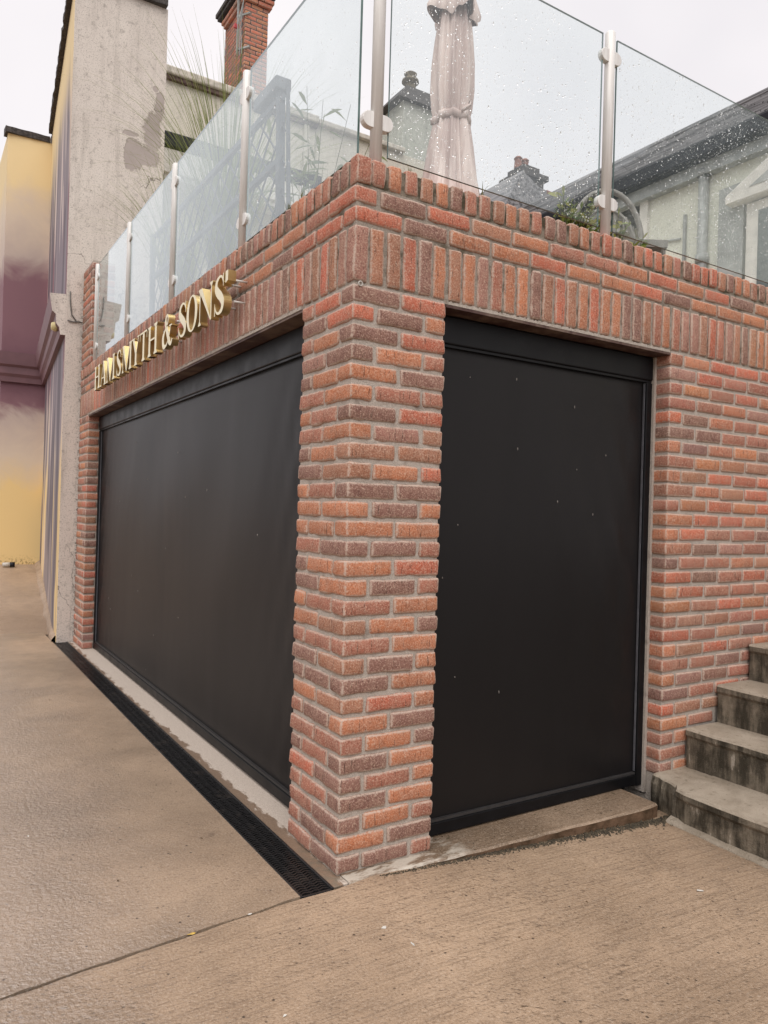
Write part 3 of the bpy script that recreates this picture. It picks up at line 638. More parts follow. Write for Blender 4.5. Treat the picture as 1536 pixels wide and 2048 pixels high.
# ------------------------------------------------------------------ roller blinds
def blind(name, label, axis, a0, a1, dep, lip):
    t = empty(name, (dep, (a0+a1)/2, 0) if axis == 'y' else ((a0+a1)/2, dep, 0), label, 'blind')
    def bx(b, u0, u1, d0, d1, z0, z1):
        if axis == 'y': b.box(d0, d1, u0, u1, z0, z1)
        else: b.box(u0, u1, d0, d1, z0, z1)
    b = MB(); bx(b, a0, a1, dep-.012, dep+.09, 2.100, 2.2195); kid(b.build('cassette', M['black_metal'], bevel=.006), t)
    b = MB(); bx(b, a0+.004, a1-.004, dep-.004, dep+.05, 2.088, 2.0985); kid(b.build('cassette_lip', M['black_metal']), t)
    for e0, e1 in ((a0, a0+.042), (a1-.042, a1)):
        b = MB(); bx(b, e0, e1, dep-.008, dep+.05, .004, 2.087); kid(b.build('side_guide', M['black_metal'], bevel=.004), t)
    b = MB(); bx(b, a0+.043, a1-.043, dep-.006, dep+.04, .010, .062); kid(b.build('bottom_bar', M['black_metal'], bevel=.003), t)
    b = MB(); bx(b, a0+.043, a1-.043, dep+.001, dep+.03, .063, .074); kid(b.build('bottom_seal', M['steel_dark']), t)
    nx = int((a1-a0)/.05); nz_ = 44; b = MB(); u0, u1, z0, z1 = a0+.04, a1-.04, .066, 2.095
    for j in range(nz_+1):
        for i in range(nx+1):
            u = u0+(u1-u0)*i/nx; z = z0+(z1-z0)*j/nz_
            ed_ = min(1, min(u-u0, u1-u)/.12)*min(1, min(z-z0, z1-z)/.08)
            w1 = mnoise.noise(Vector((u*1.2+z*.5, z*1.1+3, dep*9)))*.012 + math.sin(u*7+z*6)*.0007
            e2 = (u1-u if axis == 'x' else min(u-u0, u1-u)); rip = (math.sin(z*15+u*34)*.0075+mnoise.noise(Vector((u*14, z*3.5, 9)))*.016)*math.exp(-e2/.20)*1.25
            d = dep+.016 + (w1+rip)*ed_ - .004*ed_
            b.v.append((d, u, z) if axis == 'y' else (u, d, z))
    for j in range(nz_):
        for i in range(nx): q = j*(nx+1)+i; b.f.append((q, q+1, q+nx+2, q+nx+1)); b.mi.append(0)
    kid(b.build('fabric_screen', M['fabric'], smooth=True), t)
    for e in ((a0+.0435, a0+.0475), (a1-.0475, a1-.0435)):
        b = MB(); bx(b, e[0], e[1], dep+.002, dep+.012, .08, 2.085); kid(b.build('zip_edge', M['zip']), t)
    b = MB(); r_ = random.Random(int(a1*100))
    for _ in range(15 if axis == 'y' else 12):
        u = r_.uniform(a0+.08, a1-.08); z = r_.uniform(.12, 2.05); h = r_.uniform(.003, .007); w2 = r_.uniform(.0010, .0017); d = dep-.003
        q = [(u-w2, z), (u, z-h), (u+w2, z), (u, z+h)]; b.prism([(d, a_, c) if axis == 'y' else (a_, d, c) for a_, c in q], (.004, 0, 0) if axis == 'y' else (0, .004, 0))
    kid(stuff(b.build('water_flecks', M['chair'])), t)
    return t
blind('roller_blind', 'long black fabric roller blind filling the wide left opening under the gold letters', 'y', .444, YP0-.002, .112, 1)
blind('roller_blind', 'squarer black fabric roller blind in the opening between the pillar and the steps', 'x', .444, X0-.016, .105, 1)
b = MB(); b.box(X0-.0155, X0+.004, .085, .16, -.03, 2.22); o = b.build('jamb_strip', M['mortar']); kid(o, rw)
# dark room behind the blinds
b = MB(); b.box(.22, .30, .44, YP1, -.1, 2.24); b.box(.44, X0, .22, .30, -.1, 2.24); struct(b.build('inner_wall', M['dark']))
b = MB(); b.box(.212, 12, .212, 16, 2.30, 2.45); struct(b.build('terrace_floor', M['coping_pale']))

# ------------------------------------------------------------------ concrete steps
st = empty('concrete_steps', (2.4, -1, 0), 'mossy concrete steps climbing along the brick wall at the right', 'steps')
for i, (sx, sz) in enumerate(STEPX):
    x1 = STEPX[i+1][0]+.03 if i+1 < len(STEPX) else sx+.4
    yw = -.165 if i == 0 else -.012
    b = MB(); nose = .012
    prof = [(sx+.004, -.3), (sx, sz-.05), (sx-nose, sz-.034), (sx-nose, sz-.010), (sx-nose+.010, sz), (x1, sz), (x1, -.3)]
    n = 26; ys = [yw-(3.2)*(j/n)**1.4 for j in range(n+1)]; b0 = 0
    for j, y in enumerate(ys):
        for (px, pz) in prof:
            jx = mnoise.noise(Vector((y*9, pz*7, i*5)))*.006 if px < sx+.02 else 0; cx = 0
            if i == 0 and px < sx+.02: cx = .06*max(0, 1-(yw-y)/.07)**2
            b.v.append((px+jx+cx, y, pz+(mnoise.noise(Vector((y*5, px*5, i)))*.004 if pz > 0 else 0)))
    np_ = len(prof)
    for j in range(n):
        for q in range(np_-1): a_ = j*np_+q; b.f.append((a_, a_+1, a_+np_+1, a_+np_)); b.mi.append(0)
    b.f.append(tuple(range(np_-1, -1, -1))); b.mi.append(0)
    kid(b.build('step', M['step']), st)
# lump of old mortar between the first step and the wall
b = MB(); nx, ny = 16, 10
for j in range(ny+1):
    for i in range(nx+1):
        y = -.20+.205*j/ny; xl = 1.742+.065*(j/ny)**.8+mnoise.noise(Vector((j*.7, 3, 1)))*.012
        if i == 0: x, z = xl+.012, -.12
        elif i == 1: x, z = xl-.004+mnoise.noise(Vector((y*30, 1, 4)))*.01, -.01
        elif i == 2: x, z = xl+mnoise.noise(Vector((y*30, 7, 4)))*.012, .055
        elif i == 3: x, z = xl+.010, .090
        else: x = xl+.018+(2.08-xl)*(i-4)/(nx-4); z = .0965+mnoise.noise(Vector((x*18, y*18, 1)))*.004
        b.v.append((x, y, z))
for j in range(ny):
    for i in range(nx): q = j*(nx+1)+i; b.f.append((q, q+1, q+nx+2, q+nx+1)); b.mi.append(0)
kid(b.build('mortar_fillet', M['step'], smooth=False), st)
# ragged cement fillet at the foot of the first riser
b = MB(); n = 40
for j in range(n+1):
    y = -.17-2.2*j/n; z = gz(1.7, y); r = mnoise.noise(Vector((y*14, 2, 2)))*.008; b.v += [(1.735, y, z+.022+r), (1.712+r, y, z+.014+r), (1.688+r*1.6, y, z+.002), (1.68+r, y, z-.03)]
for j in range(n):
    for q in range(3): a_ = j*4+q; b.f.append((a_, a_+1, a_+5, a_+4)); b.mi.append(0)
kid(b.build('cement_fillet', M['step'], smooth=True), st)

# ------------------------------------------------------------------ balustrade
ZT, ZB = 3.70, 2.77
def drops(name, parent, P, U, V, nrm, lu, lv, cnt, seed, dens):
    r_ = random.Random(seed); b = MB(); k = 0; tries = 0
    while k < cnt and tries < cnt*40:
        tries += 1; u = r_.uniform(.01, lu-.01); v = r_.uniform(.01, lv-.01)
        if r_.random() > dens(u/lu, v/lv)*(.45+.9*mnoise.noise(Vector((u*3, v*2, seed)))+.3): continue
        k += 1; rad = min(.0038, .00112*math.exp(r_.gauss(0.05, .5))); el = 1.0 if r_.random() < .8 else r_.uniform(1.5, 3.2)
        c = P+U*u+V*v; n0 = len(b.v); ns = 7
        b.v.append(tuple(c+nrm*.0006))
        for ring, (rr, hh) in enumerate(((1.0, .0), (.72, .42), (.0, .60))):
            if ring == 2: b.v.append(tuple(c+nrm*(hh*rad+.0007))); break
            for q in range(ns):
                t = 2*math.pi*q/ns; b.v.append(tuple(c+U*(rr*rad*math.cos(t))+V*(rr*rad*el*math.sin(t))+nrm*(hh*rad+.0007)))
        for q in range(ns):
            q2 = (q+1) % ns; b.f += [(n0, n0+1+q2, n0+1+q), (n0+1+q, n0+1+q2, n0+1+ns+q2, n0+1+ns+q), (n0+1+ns+q, n0+1+ns+q2, n0+1+2*ns)]; b.mi += [0, 0, 0]
    o = stuff(b.build(name, M['water'], smooth=True)); o.parent = parent
    return o
def pane(axis, u0, u1, dep, z0, z1, cnt, seed, dens):
    b = MB(); th = .010
    if axis == 'x': b.box(u0, u1, dep-th/2, dep+th/2, z0, z1)
    else: b.box(dep-th/2, dep+th/2, u0, u1, z0, z1)
    o = kid(b.build('glass_panel', [M['glass'], M['glass_edge']]), ROOT)
    for p in o.data.polygons:
        big = abs(p.normal.y) > .9 if axis == 'x' else abs(p.normal.x) > .9
        p.material_index = 0 if big else 1
    if cnt:
        if axis == 'x': drops('raindrops', o, Vector((u0, dep-th/2, z0)), Vector((1, 0, 0)), Vector((0, 0, 1)), Vector((0, -1, 0)), u1-u0, z1-z0, cnt, seed, dens)
        else: drops('raindrops', o, Vector((dep-th/2, u0, z0)), Vector((0, 1, 0)), Vector((0, 0, 1)), Vector((-1, 0, 0)), u1-u0, z1-z0, cnt, seed, dens)
    return o
def dshape(axis, u, dep, z, sgn):
    pts = []; Rr_, hw = .031, .069
    prof = [(0.018, -Rr_), (hw-Rr_, -Rr_)] + [(hw-Rr_+Rr_*math.sin(t*math.pi/8), -Rr_*math.cos(t*math.pi/8)) for t in range(1, 8)] + [(hw-Rr_, Rr_), (.018, Rr_)]
    for (du, dz) in prof: pts.append((u+sgn*du, dep-.014, z+dz) if axis == 'x' else (dep-.014, u+sgn*du, z+dz))
    b = MB(); b.prism(pts, (0, .028, 0) if axis == 'x' else (.028, 0, 0)); return b
def post(axis, u, dep, z0, z1, clamps):
    b = MB(); x, y = (u, dep) if axis == 'x' else (dep, u)
    b.tube([(x, y, z0), (x, y, z1-.006), (x, y, z1)], [.0245, .0245, .021], 20); o = kid(b.build('post', M['steel'], smooth=False), ROOT)
    for p in o.data.polygons: p.use_smooth = len(p.vertices) == 4
    for zc in clamps:
        for sgn in (-1, 1):
            cb = dshape(axis, u, dep, zc, sgn).build('clamp', M['steel'], bevel=.002); cb.parent = o
    return o
ROOT = empty('glass_balustrade', (1.6, .045, 2.73), 'rain-spotted clear glass balustrade with steel posts above the square blind, in front of the parasol', 'balustrade')
for u in (.108, 1.405, 3.02): post('x', u, .045, 2.70, ZT+.022, (2.895, 3.60))
dR = lambda u, v: .35+.65*math.exp(-v*1.6)
pane('x', .162, 1.352, .045, ZB, ZT, 4600, 5, dR); pane('x', 1.452, 2.972, .045, ZB, ZT, 6000, 6, lambda u, v: .5+.5*math.exp(-v)); pane('x', 3.068, 3.5, .045, ZB, ZT, 0, 7, dR)
ROOT = empty('glass_balustrade', (.045, 2.8, 2.73), 'long hazy glass balustrade with steel posts running back above the gold letters', 'balustrade')
LP = (1.28, 2.55, 3.80, 5.06)
for u in LP: post('y', u, .045, 2.70, ZT-.028, (2.885, 3.545))
e = [.105]+list(LP)
dL = lambda u, v: .5
for i in range(4): pane('y', (e[i]+.05) if i else .075, e[i+1]-.05, .045, ZB-.01, ZT-.035, (900, 500, 200, 80)[i], 11+i, dL)

# ------------------------------------------------------------------ gold lettering
sg = empty('gold_lettering', (-.08, 2.7, 2.45), 'row of raised polished gold serif letters fixed to the brick parapet', 'sign')
HT = .197; TK, TN, SE = .042, .012, .010
def rect(x0, x1, t0, t1): return [(x0, t0), (x1, t0), (x1, t1), (x0, t1)]
def stem(x, wd, foot=True, head=True, sw=.016):
    r = [rect(x, x+wd, 0, HT)]
    if foot: r.append([(x-sw, 0), (x+wd+sw, 0), (x+wd+sw, SE*.6), (x+wd, SE*2.2), (x, SE*2.2), (x-sw, SE*.6)])
    if head: r.append([(x-sw, HT), (x-sw, HT-SE*.6), (x, HT-SE*2.2), (x+wd, HT-SE*2.2), (x+wd+sw, HT-SE*.6), (x+wd+sw, HT)])
    return r
def ribbon(path, widths, n=44):
    P = [Vector((p[0], p[1])) for p in path]; pts = []; ws = []
    for i in range(n+1):
        f = i/n*(len(P)-1); k = min(int(f), len(P)-2); t = f-k
        p0, p1, p2, p3 = P[max(k-1, 0)], P[k], P[k+1], P[min(k+2, len(P)-1)]
        pts.append(.5*((2*p1)+(p2-p0)*t+(2*p0-5*p1+4*p2-p3)*t*t+(3*p1-p0-3*p2+p3)*t**3)); ws.append(widths[k]*(1-t)+widths[k+1]*t)
    return pts, ws
def ribpoly(path, widths, n=44):
    pts, ws = ribbon(path, widths, n); Lf, Rt = [], []
    for i, p in enumerate(pts):
        d = (pts[min(i+1, n)]-pts[max(i-1, 0)]).normalized(); q = Vector((-d.y, d.x)); Lf.append(p+q*ws[i]/2); Rt.append(p-q*ws[i]/2)
    return [tuple(p) for p in Lf]+[tuple(p) for p in reversed(Rt)]
def S_(w):
    sx = w/.15; body = ribpoly([(.132*sx, .150), (.108*sx, .182), (.074*sx, .190), (.036*sx, .172), (.030*sx, .138), (.062*sx, .108), (.098*sx, .084), (.124*sx, .052), (.112*sx, .018), (.070*sx, .006), (.036*sx, .018), (.012*sx, .052)],
                   [.009, .011, .013, .028, .042, .048, .048, .042, .028, .013, .011, .009], 60)
    return [body, [(.124*sx, HT), (.134*sx, HT), (.134*sx, .132), (.128*sx, .132)], [(.010*sx, 0), (.020*sx, 0), (.014*sx, .066), (.010*sx, .066)]]
def O_(w):
    def el(rx, ry, n=36): return [(w/2+rx*math.cos(2*math.pi*i/n), HT/2+ry*math.sin(2*math.pi*i/n)) for i in range(n)]
    o1 = el(w/2, HT/2+.004); i1 = el(w/2-.040, HT/2-.006); h = 18
    return [o1[:h+1]+i1[:h+1][::-1], o1[h:]+[o1[0]]+[i1[0]]+i1[h:][::-1]]
def H_(w): return stem(.016, TK)+stem(w-.016-TK, TK)+[rect(.016+TK-.002, w-.014-TK, .097, .108)]
def A_(w): return [[(w*.42, HT+.003), (w*.60, HT+.003), (w-.012, 0), (w-.060, 0)], [(w*.44, HT-.02), (w*.52, HT-.01), (.036, 0), (.022, 0)], rect(w*.25, w*.72, .058, .068), rect(.0, .052, 0, SE*.9), rect(w-.080, w, 0, SE*.9)]
def M_(w): return stem(.016, TN)+stem(w-.018-TK, TK)+[[(.012, HT), (.062, HT), (w*.52, .0), (w*.46, .0)], [(w*.485, 0), (w*.515, 0), (w-.03-TK*.2, HT), (w-.046-TK*.2, HT)]]
def N_(w): return stem(.018, TN)+stem(w-.020-TN, TN, False, True)+[[(.006, HT), (.058, HT), (w-.020, -.002), (w-.034, -.002)]]
def Y_(w): return stem(w/2-.016, TK, True, False)[1:]+[rect(w/2-.016, w/2-.016+TK, 0, .09), [(.010, HT), (.056, HT), (w/2-.016+TK, .085), (w/2-.016, .085)], [(w-.028, HT), (w-.014, HT), (w/2-.012+TK, .085), (w/2-.006+TK*.6, .085)], rect(-.004, .072, HT-SE*.9, HT), rect(w-.055, w+.004, HT-SE*.9, HT)]
def T_(w): return stem(w/2-TK/2, TK, True, False)+[rect(.0, w, HT-.011, HT), [(.0, HT), (.012, HT), (.006, .142), (0, .142)], [(w-.012, HT), (w, HT), (w, .142), (w-.006, .142)]]
def AMP(w): return [ribpoly([(.232, .030), (.205, .004), (.165, .030), (.105, .112), (.082, .158), (.105, .192), (.132, .176), (.128, .142), (.098, .118)], [.016, .020, .044, .046, .036, .014, .020, .016, .010], 60),
                    ribpoly([(.108, .120), (.062, .098), (.030, .060), (.040, .016), (.085, .004), (.130, .022), (.175, .070), (.192, .112)], [.010, .018, .044, .040, .018, .011, .011, .011], 44), rect(.165, .225, .112, .121)]
def APO(w): return [[(.0, HT), (.036, HT), (.036, .145), (.0, .138)]]
LET = [(H_, 4.315, .22), (A_, 4.075, .22), (M_, 3.835, .29), (S_, 3.49, .155), (M_, 3.30, .29), (Y_, 3.005, .205), (T_, 2.785, .185), (H_, 2.575, .225), (AMP, 2.245, .24), (S_, 1.905, .16), (O_, 1.745, .19), (N_, 1.535, .235), (S_, 1.285, .155), (APO, 1.122, .05)]
for fn_, y0, wd in LET:
    b = MB(); st_ = fn_(wd)
    if fn_ is AMP: st_ = [[(p[0]*.95, p[1]) for p in q] for q in st_]
    for i, pl in enumerate(st_):
        ar = sum(pl[k][0]*pl[(k+1) % len(pl)][1]-pl[(k+1) % len(pl)][0]*pl[k][1] for k in range(len(pl)))
        if ar < 0: pl = pl[::-1]
        xf = -.100-.0004*i
        b.prism([(xf, y0-s, 2.357+t) for s, t in pl], (.042+.0003*i, 0, 0), 0, 1)
    o = kid(b.build('letter', [M['gold_face'], M['brass']]), sg)
    for s_x, s_t in ((wd*.3, .05), (wd*.7, .15)):
        b = MB(); b.tube([(-.058, y0-s_x, 2.357+s_t), (.004, y0-s_x, 2.357+s_t)], .0055, 8); q = b.build('stud', M['stud'], smooth=True); q.parent = o

# ------------------------------------------------------------------ rendered gable building with mural
gb = empty('rendered_building', (.3, 5.55, 0), 'tall weathered rendered building end with a painted mural side at the left', 'building')
XA, YA, XC, YC, ZG = -.155, 5.56, .145, 9.15, 6.66
b = MB()   # body: gable face y=5.56, mural face slants from (XA,YA) to (XC,YC)
b.poly([(XA, YA, -.2), (.775, YA, -.2), (.765, YA, ZG), (XA, YA, ZG)], 0); b.poly([(.775, YA, -.2), (.9, 6.6, -.2), (.9, 6.6, ZG), (.765, YA, ZG)], 0)
b.poly([(XC, YC, -.2), (XA, YA, -.2), (XA, YA, ZG), (XC, YC, ZG)], 1)
b.poly([(XC-.56, YC+.03, -.2), (XC, YC, -.2), (XC, YC, ZG-.15), (XC-.56, YC+.03, ZG-.15)], 2); b.poly([(XC-.58, 14, -.2), (XC-.56, YC+.03, -.2), (XC-.56, YC+.03, ZG-.15), (XC-.58, 14, ZG-.15)], 2)
b.poly([(XA, YA, ZG), (.765, YA, ZG), (.9, 6.6, ZG), (.9, 14, ZG), (XC, 14, ZG), (XC, YC, ZG)], 0)
b.poly([(XC-.56, YC+.03, ZG-.15), (XC, YC, ZG-.15), (XC, 14, ZG-.15), (XC-.58, 14, ZG-.15)], 0)
b.poly([(.9, 14, -.2), (XC-.58, 14, -.2), (XC-.58, 14, ZG-.15), (.9, 14, ZG)], 0); b.poly([(.9, 6.6, -.2), (.9, 14, -.2), (.9, 14, ZG), (.9, 6.6, ZG)], 0)
kid(b.build('wall', [M['gable'], M['mural'], M['mural_wing']]), gb)
def rough_cap(pts, off, h, name='coping'):
    b = MB(); n = len(pts)
    for i, (x, y, z) in enumerate(pts):
        r = [mnoise.noise(Vector((x*9+k*3, y*9, z*3)))*.018 for k in range(6)]
        ox, oy = off; b.v += [(x-ox+r[0], y-oy+r[1], z), (x-ox+r[2], y-oy+r[3], z+h*.8+r[4]), (x+ox*3, y+oy*3, z+h+r[5]), (x+ox*3, y+oy*3, z)]
    for i in range(n-1):
        for k in range(4): a_ = i*4+k; c = i*4+(k+1) % 4; b.f.append((a_, c, c+4, a_+4)); b.mi.append(0)
    b.f += [(0, 1, 2, 3), ((n-1)*4+3, (n-1)*4+2, (n-1)*4+1, (n-1)*4)]; b.mi += [0, 0]
    return kid(b.build(name, M['coping']), gb)
rough_cap([(XA-.06+.04*i, YA, ZG+.002) for i in range(25)], (0, .06), .12)
n = 60; rough_cap([(XA+(XC-XA)*i/n, YA+.05+(YC-YA-.05)*i/n, ZG-.02) for i in range(n+1)], (.05, 0), .10)
rough_cap([(XC-.60+.03*i, YC+.03, ZG-.15) for i in range(20)], (0, .05), .10)
# small soft render fillet under the coping on the mural side
prof = [(0, 0), (.10, .02), (.115, .06), (.115, .14), (.095, .16), (.085, .22), (.05, .28), (.035, .36), (.0, .40)]
prof = [(.0, .0), (.045, .0), (.055, .07), (.085, .11), (.09, .20), (.125, .23), (.14, .33), (.15, .40), (.0, .41)]
b = MB(); dx_, dy_ = Vector((XC-XA, YC-YA)).normalized(); nn = Vector((-dy_, dx_)); z0 = 3.06
A0 = Vector((XA, YA+.002)); C0 = Vector((XC, YC)); W0 = Vector((XC-.60, YC+.03)); nw = Vector((0, -1))
for (d, h) in prof:
    pA = A0+nn*d; pC = C0+nn*d*1.0+nw*d; pW = W0+nw*d
    b.v += [(pA.x, pA.y, z0+h), (pC.x, pC.y, z0+h), (pW.x, pW.y, z0+h)]
for i in range(len(prof)-1):
    a_ = i*3; b.f += [(a_, a_+1, a_+4, a_+3), (a_+1, a_+2, a_+5, a_+4)]; b.mi += [0, 0]
b.f.append(tuple(i*3 for i in range(len(prof)))); b.mi.append(1); b.f.append(tuple(i*3+2 for i in range(len(prof)))); b.mi.append(0)
kid(b.build('cornice', [M['purple'], M['gable']]), gb)
# pale render edge strip along the corner arris, flush fascia box and gutter stub on the right flank
lamp = empty('wall_lamp', (-.17, 5.72, 3.16), 'small cream capped lamp on the mural wall under the moulding', 'lamp')
b = MB(); b.tube([(-.15, 5.72, 3.165), (-.205, 5.72, 3.165)], .04, 12); kid(b.build('lamp_body', M['cable'], smooth=False), lamp)
b = MB(); b.tube([(-.205, 5.72, 3.165), (-.225, 5.72, 3.165), (-.262, 5.72, 3.165)], [.046, .05, .036], 12); kid(b.build('lamp_cap', M['lamp_cap'], smooth=True), lamp)
b = MB(); b.tube([(-.16, 5.70, 3.2), (-.13, 5.552, 3.21), (-.09, 5.548, 3.2), (-.03, 5.546, 3.21), (.0, 5.54, 3.20)], .007, 6); b.tube([(-.12, 5.549, 3.50), (-.115, 5.549, 3.38), (-.10, 5.548, 3.27), (-.06, 5.548, 3.215), (-.02, 5.546, 3.205)], .006, 6)
tag(b.build('lamp_cable', M['cable'], smooth=True), 'thin dark cable running from the wall lamp across the grey render', 'cable')

# ------------------------------------------------------------------ buildings behind the terrace
fb = empty('parapet_building', (3, 8.5, 0), 'cream rendered building with a long pale coping behind the terrace', 'building')
b = MB(); b.box(.8, 6.1, 8.0, 12, 2.4, 7.36); kid(b.build('wall', M['far_render']), fb)
b = MB(); b.box(.8, 3.75, 7.90, 8.25, 7.362, 7.47); kid(b.build('coping', M['coping_pale'], bevel=.02), fb)
b = MB(); b.box(.8, 3.74, 7.94, 7.998, 7.30, 7.36); kid(b.build('coping_shadow_course', M['soffit']), fb)
b = MB(); b.box(3.76, 5.35, 7.91, 8.25, 7.362, 7.44); kid(b.build('coping', M['coping_pale'], bevel=.015), fb)
b = MB(); b.box(3.52, 3.60, 7.95, 7.998, 2.4, 7.30); kid(b.build('pilaster', M['far_render']), fb)
fr = MB()
for (x0, x1, z0, z1) in ((4.05, 4.75, 5.5, 6.75),):
    fr.box(x0, x1, 7.96, 7.998, z1-.1, z1); fr.box(x0, x0+.07, 7.96, 7.998, z0, z1-.1); fr.box(x1-.07, x1, 7.96, 7.998, z0, z1-.1); fr.box(x0+.07, x1-.07, 7.975, 7.998, z0, z1-.1, 1)
kid(fr.build('window', [M['white'], M['window']]), fb)
fx = empty('flat_roof_extension', (1.6, 7.4, 0), 'white fascia box and black gutter of the flat roof beside the gable', 'building')
b = MB(); b.box(1.13, 3.3, 6.93, 7.95, 5.56, 5.86); kid(b.build('fascia', M['white'], bevel=.01), fx)
b = MB(); b.box(1.08, 3.32, 6.90, 7.018, 5.87, 6.06); kid(b.build('gutter', M['gutter'], bevel=.02), fx)
b = MB(); b.box(1.16, 3.3, 6.98, 7.9, 5.50, 5.56); kid(b.build('soffit_board', M['white']), fx)
b = MB(); b.box(1.25, 3.3, 7.3, 7.95, 2.4, 5.498); kid(b.build('wall', M['far_render']), fx)
# red brick chimney
ch = empty('brick_chimney', (3.6, 10.7, 8.5), 'tall red brick chimney stack with a flared dark cap above the cream parapet', 'chimney')
CX0, CX1, CY0, CY1 = 3.40, 3.84, 10.3, 11.35
mo = MB(); mo.box(CX0+.006, CX1-.006, CY0+.006, CY1-.006, 7.3, 10.68); kid(mo.build('mortar', M['dark'] if False else M['soffit']), ch)
chr_ = 'orrrom'
z = 8.30; k = 0
while z < 10.62:
    ex = 0.0 if z < 10.42 else .03+.03*(z-10.42)/.075
    seq = [(CX0-ex, CX0+ST), (CX0+.225, CX1+ex)] if k % 2 else [(CX0-ex, CX0+HB), (CX0+.1125, CX0+.3275), (CX0+.3375, CX1+ex)]
    for x0, x1 in seq:
        o = brick(ch, x0, x1, CY0-ex, CY0+HB, z, z+BH, None, False, chr_)
    y = CY0+.1125 if k % 2 else CY0+.225
    while y < CY1-.05:
        y1 = min(y+ST, CY1); brick(ch, CX0-ex, CX0+HB, y, y1, z, z+BH, None, False, 'rrmmp'); y = y1+.01
    z += CO; k += 1
b = MB()
for i, (e_, h0, h1) in enumerate(((.12, 10.68, 10.74), (.15, 10.742, 10.82), (.06, 10.822, 10.94))): b.box(CX0-e_, CX1+e_, CY0-e_, CY1+e_, h0, h1)
kid(b.build('cap', M['coping'], bevel=.01), ch)
b = MB(); b.bar((CX0-.10, CY0+.14, 9.62), (CX0+.06, CY0-.07, 9.64), .03, .03); b.bar((CX0-.10, CY0+.14, 10.22), (CX0+.06, CY0-.07, 10.24), .03, .03); b.bar((CX0-.09, CY0+.12, 9.55), (CX0-.09, CY0+.12, 11.3), .03, .03)
for j in range(3): b.tube([(CX0-.05-.02*j, CY0+.05*j, 9.5), (CX0-.07-.03*j, CY0+.03, 10.0), (CX0-.05, CY0-.04-.02*j, 10.5), (CX0-.02, CY0-.07, 11.0)], .008, 5)
kid(b.build('aerial_bracket', M['pipe']), ch)
b = MB(); b.box(CX0-.16, CX0-.06, CY0+.10, CY0+.14, 10.0, 10.07); kid(b.build('tag', M['red']), ch)
# grey rendered chimney
gc = empty('grey_chimney', (6.2, 9, 7), 'grey rendered chimney with a dark sloping cap and one pot, left of the parasol', 'chimney')
b = MB(); b.box(5.72, 6.72, 8.6, 9.3, 7.0, 8.76); kid(b.build('stack', M['grey_render']), gc)
b = MB(); zc = 8.55
pts = [(5.56, 8.50), (6.88, 8.50), (6.88, 9.4), (5.56, 9.4)]; tp = [(5.86, 8.72), (6.58, 8.72), (6.58, 9.2), (5.86, 9.2)]
b.v += [(x, y, 8.66) for x, y in pts]+[(x, y, 8.60) for x, y in pts]+[(x, y, 9.03) for x, y in tp]
b.f += [(3, 2, 1, 0)]+[(4+i, 4+(i+1) % 4, (i+1) % 4, i) for i in range(0)]+[(i, (i+1) % 4, 8+(i+1) % 4, 8+i) for i in range(4)]+[(8, 9, 10, 11)]; b.mi += [0]*6
kid(b.build('cap', M['coping']), gc)
b = MB(); b.lathe([(.14, 9.03), (.13, 9.10), (.10, 9.14), (.11, 9.22), (.16, 9.25), (.15, 9.29), (.10, 9.31), (.09, 9.36), (.12, 9.40), (.06, 9.44)], 6.08, 8.95, 14); kid(b.build('chimney_pot', M['old_mortar'], smooth=True), gc)
# right-hand house: slate roof, black gutter, cream wall
rh = empty('slate_roof_house', (6, 1, 2.45), 'cream house with a wet slate roof and black gutter at the right of the terrace', 'house')
b = MB(); b.box(5.2, 9, -4, 2.93, 2.40, 4.93); b.box(5.9, 9, 2.93, 6.6, 2.4, 4.9); kid(b.build('wall', M['house_render']), rh)
b = MB(); b.box(5.16, 5.2, 2.85, 2.95, 2.45, 4.90); kid(b.build('corner_board', M['white']), rh)
b = MB(); b.box(5.0, 5.16, -4, 6.7, 4.92, 5.10); kid(b.build('gutter', M['gutter'], bevel=.03), rh)
b = MB(); b.box(5.10, 5.198, -4, 6.62, 4.80, 4.948); kid(b.build('fascia', M['pipe']), rh)
b = MB(); ny = 13; ex0, ez0, ex1, ez1 = 5.08, 5.10, 6.75, 6.28
for i in range(ny):
    t0, t1 = i/ny, (i+1)/ny
    xa, za, xb, zb = ex0+(ex1-ex0)*t0, ez0+(ez1-ez0)*t0, ex0+(ex1-ex0)*t1, ez0+(ez1-ez0)*t1
    y = -4.0+(.12 if i % 2 else 0)
    while y < 6.7:
        l = -.004+br.uniform(-.003, .003); y2 = min(y+.25, 6.7); h = .030+br.uniform(-.006, .008)
        b.v += [(xa-.02, y+.003, za+h), (xa-.02, y2-.003, za+h), (xb, y2-.003, zb+.004), (xb, y+.003, zb+.004), (xa-.02, y+.003, za-.004), (xa-.02, y2-.003, za-.004)]
        q = len(b.v)-6; b.f += [(q, q+3, q+2, q+1), (q+4, q, q+1, q+5)]; b.mi += [0, 0]; y = y2
b.poly([(ex0, -4, ez0-.01), (ex0, 6.7, ez0-.01), (ex1, 6.7, ez1-.01), (ex1, -4, ez1-.01)], 0)
kid(stuff(b.build('slates', M['slate'])), rh)
b = MB(); b.tube([(ex1, -4, ez1+.01), (ex1, 6.72, ez1+.01)], .07, 8); b.poly([(ex1, -4, ez1), (ex1, 6.7, ez1), (9.2, 6.7, 5.1), (9.2, -4, 5.1)]); b.poly([(ex0+.1, 6.69, ez0), (9.1, 6.69, 5.1), (ex1, 6.69, ez1)]); kid(b.build('ridge', M['slate']), rh)
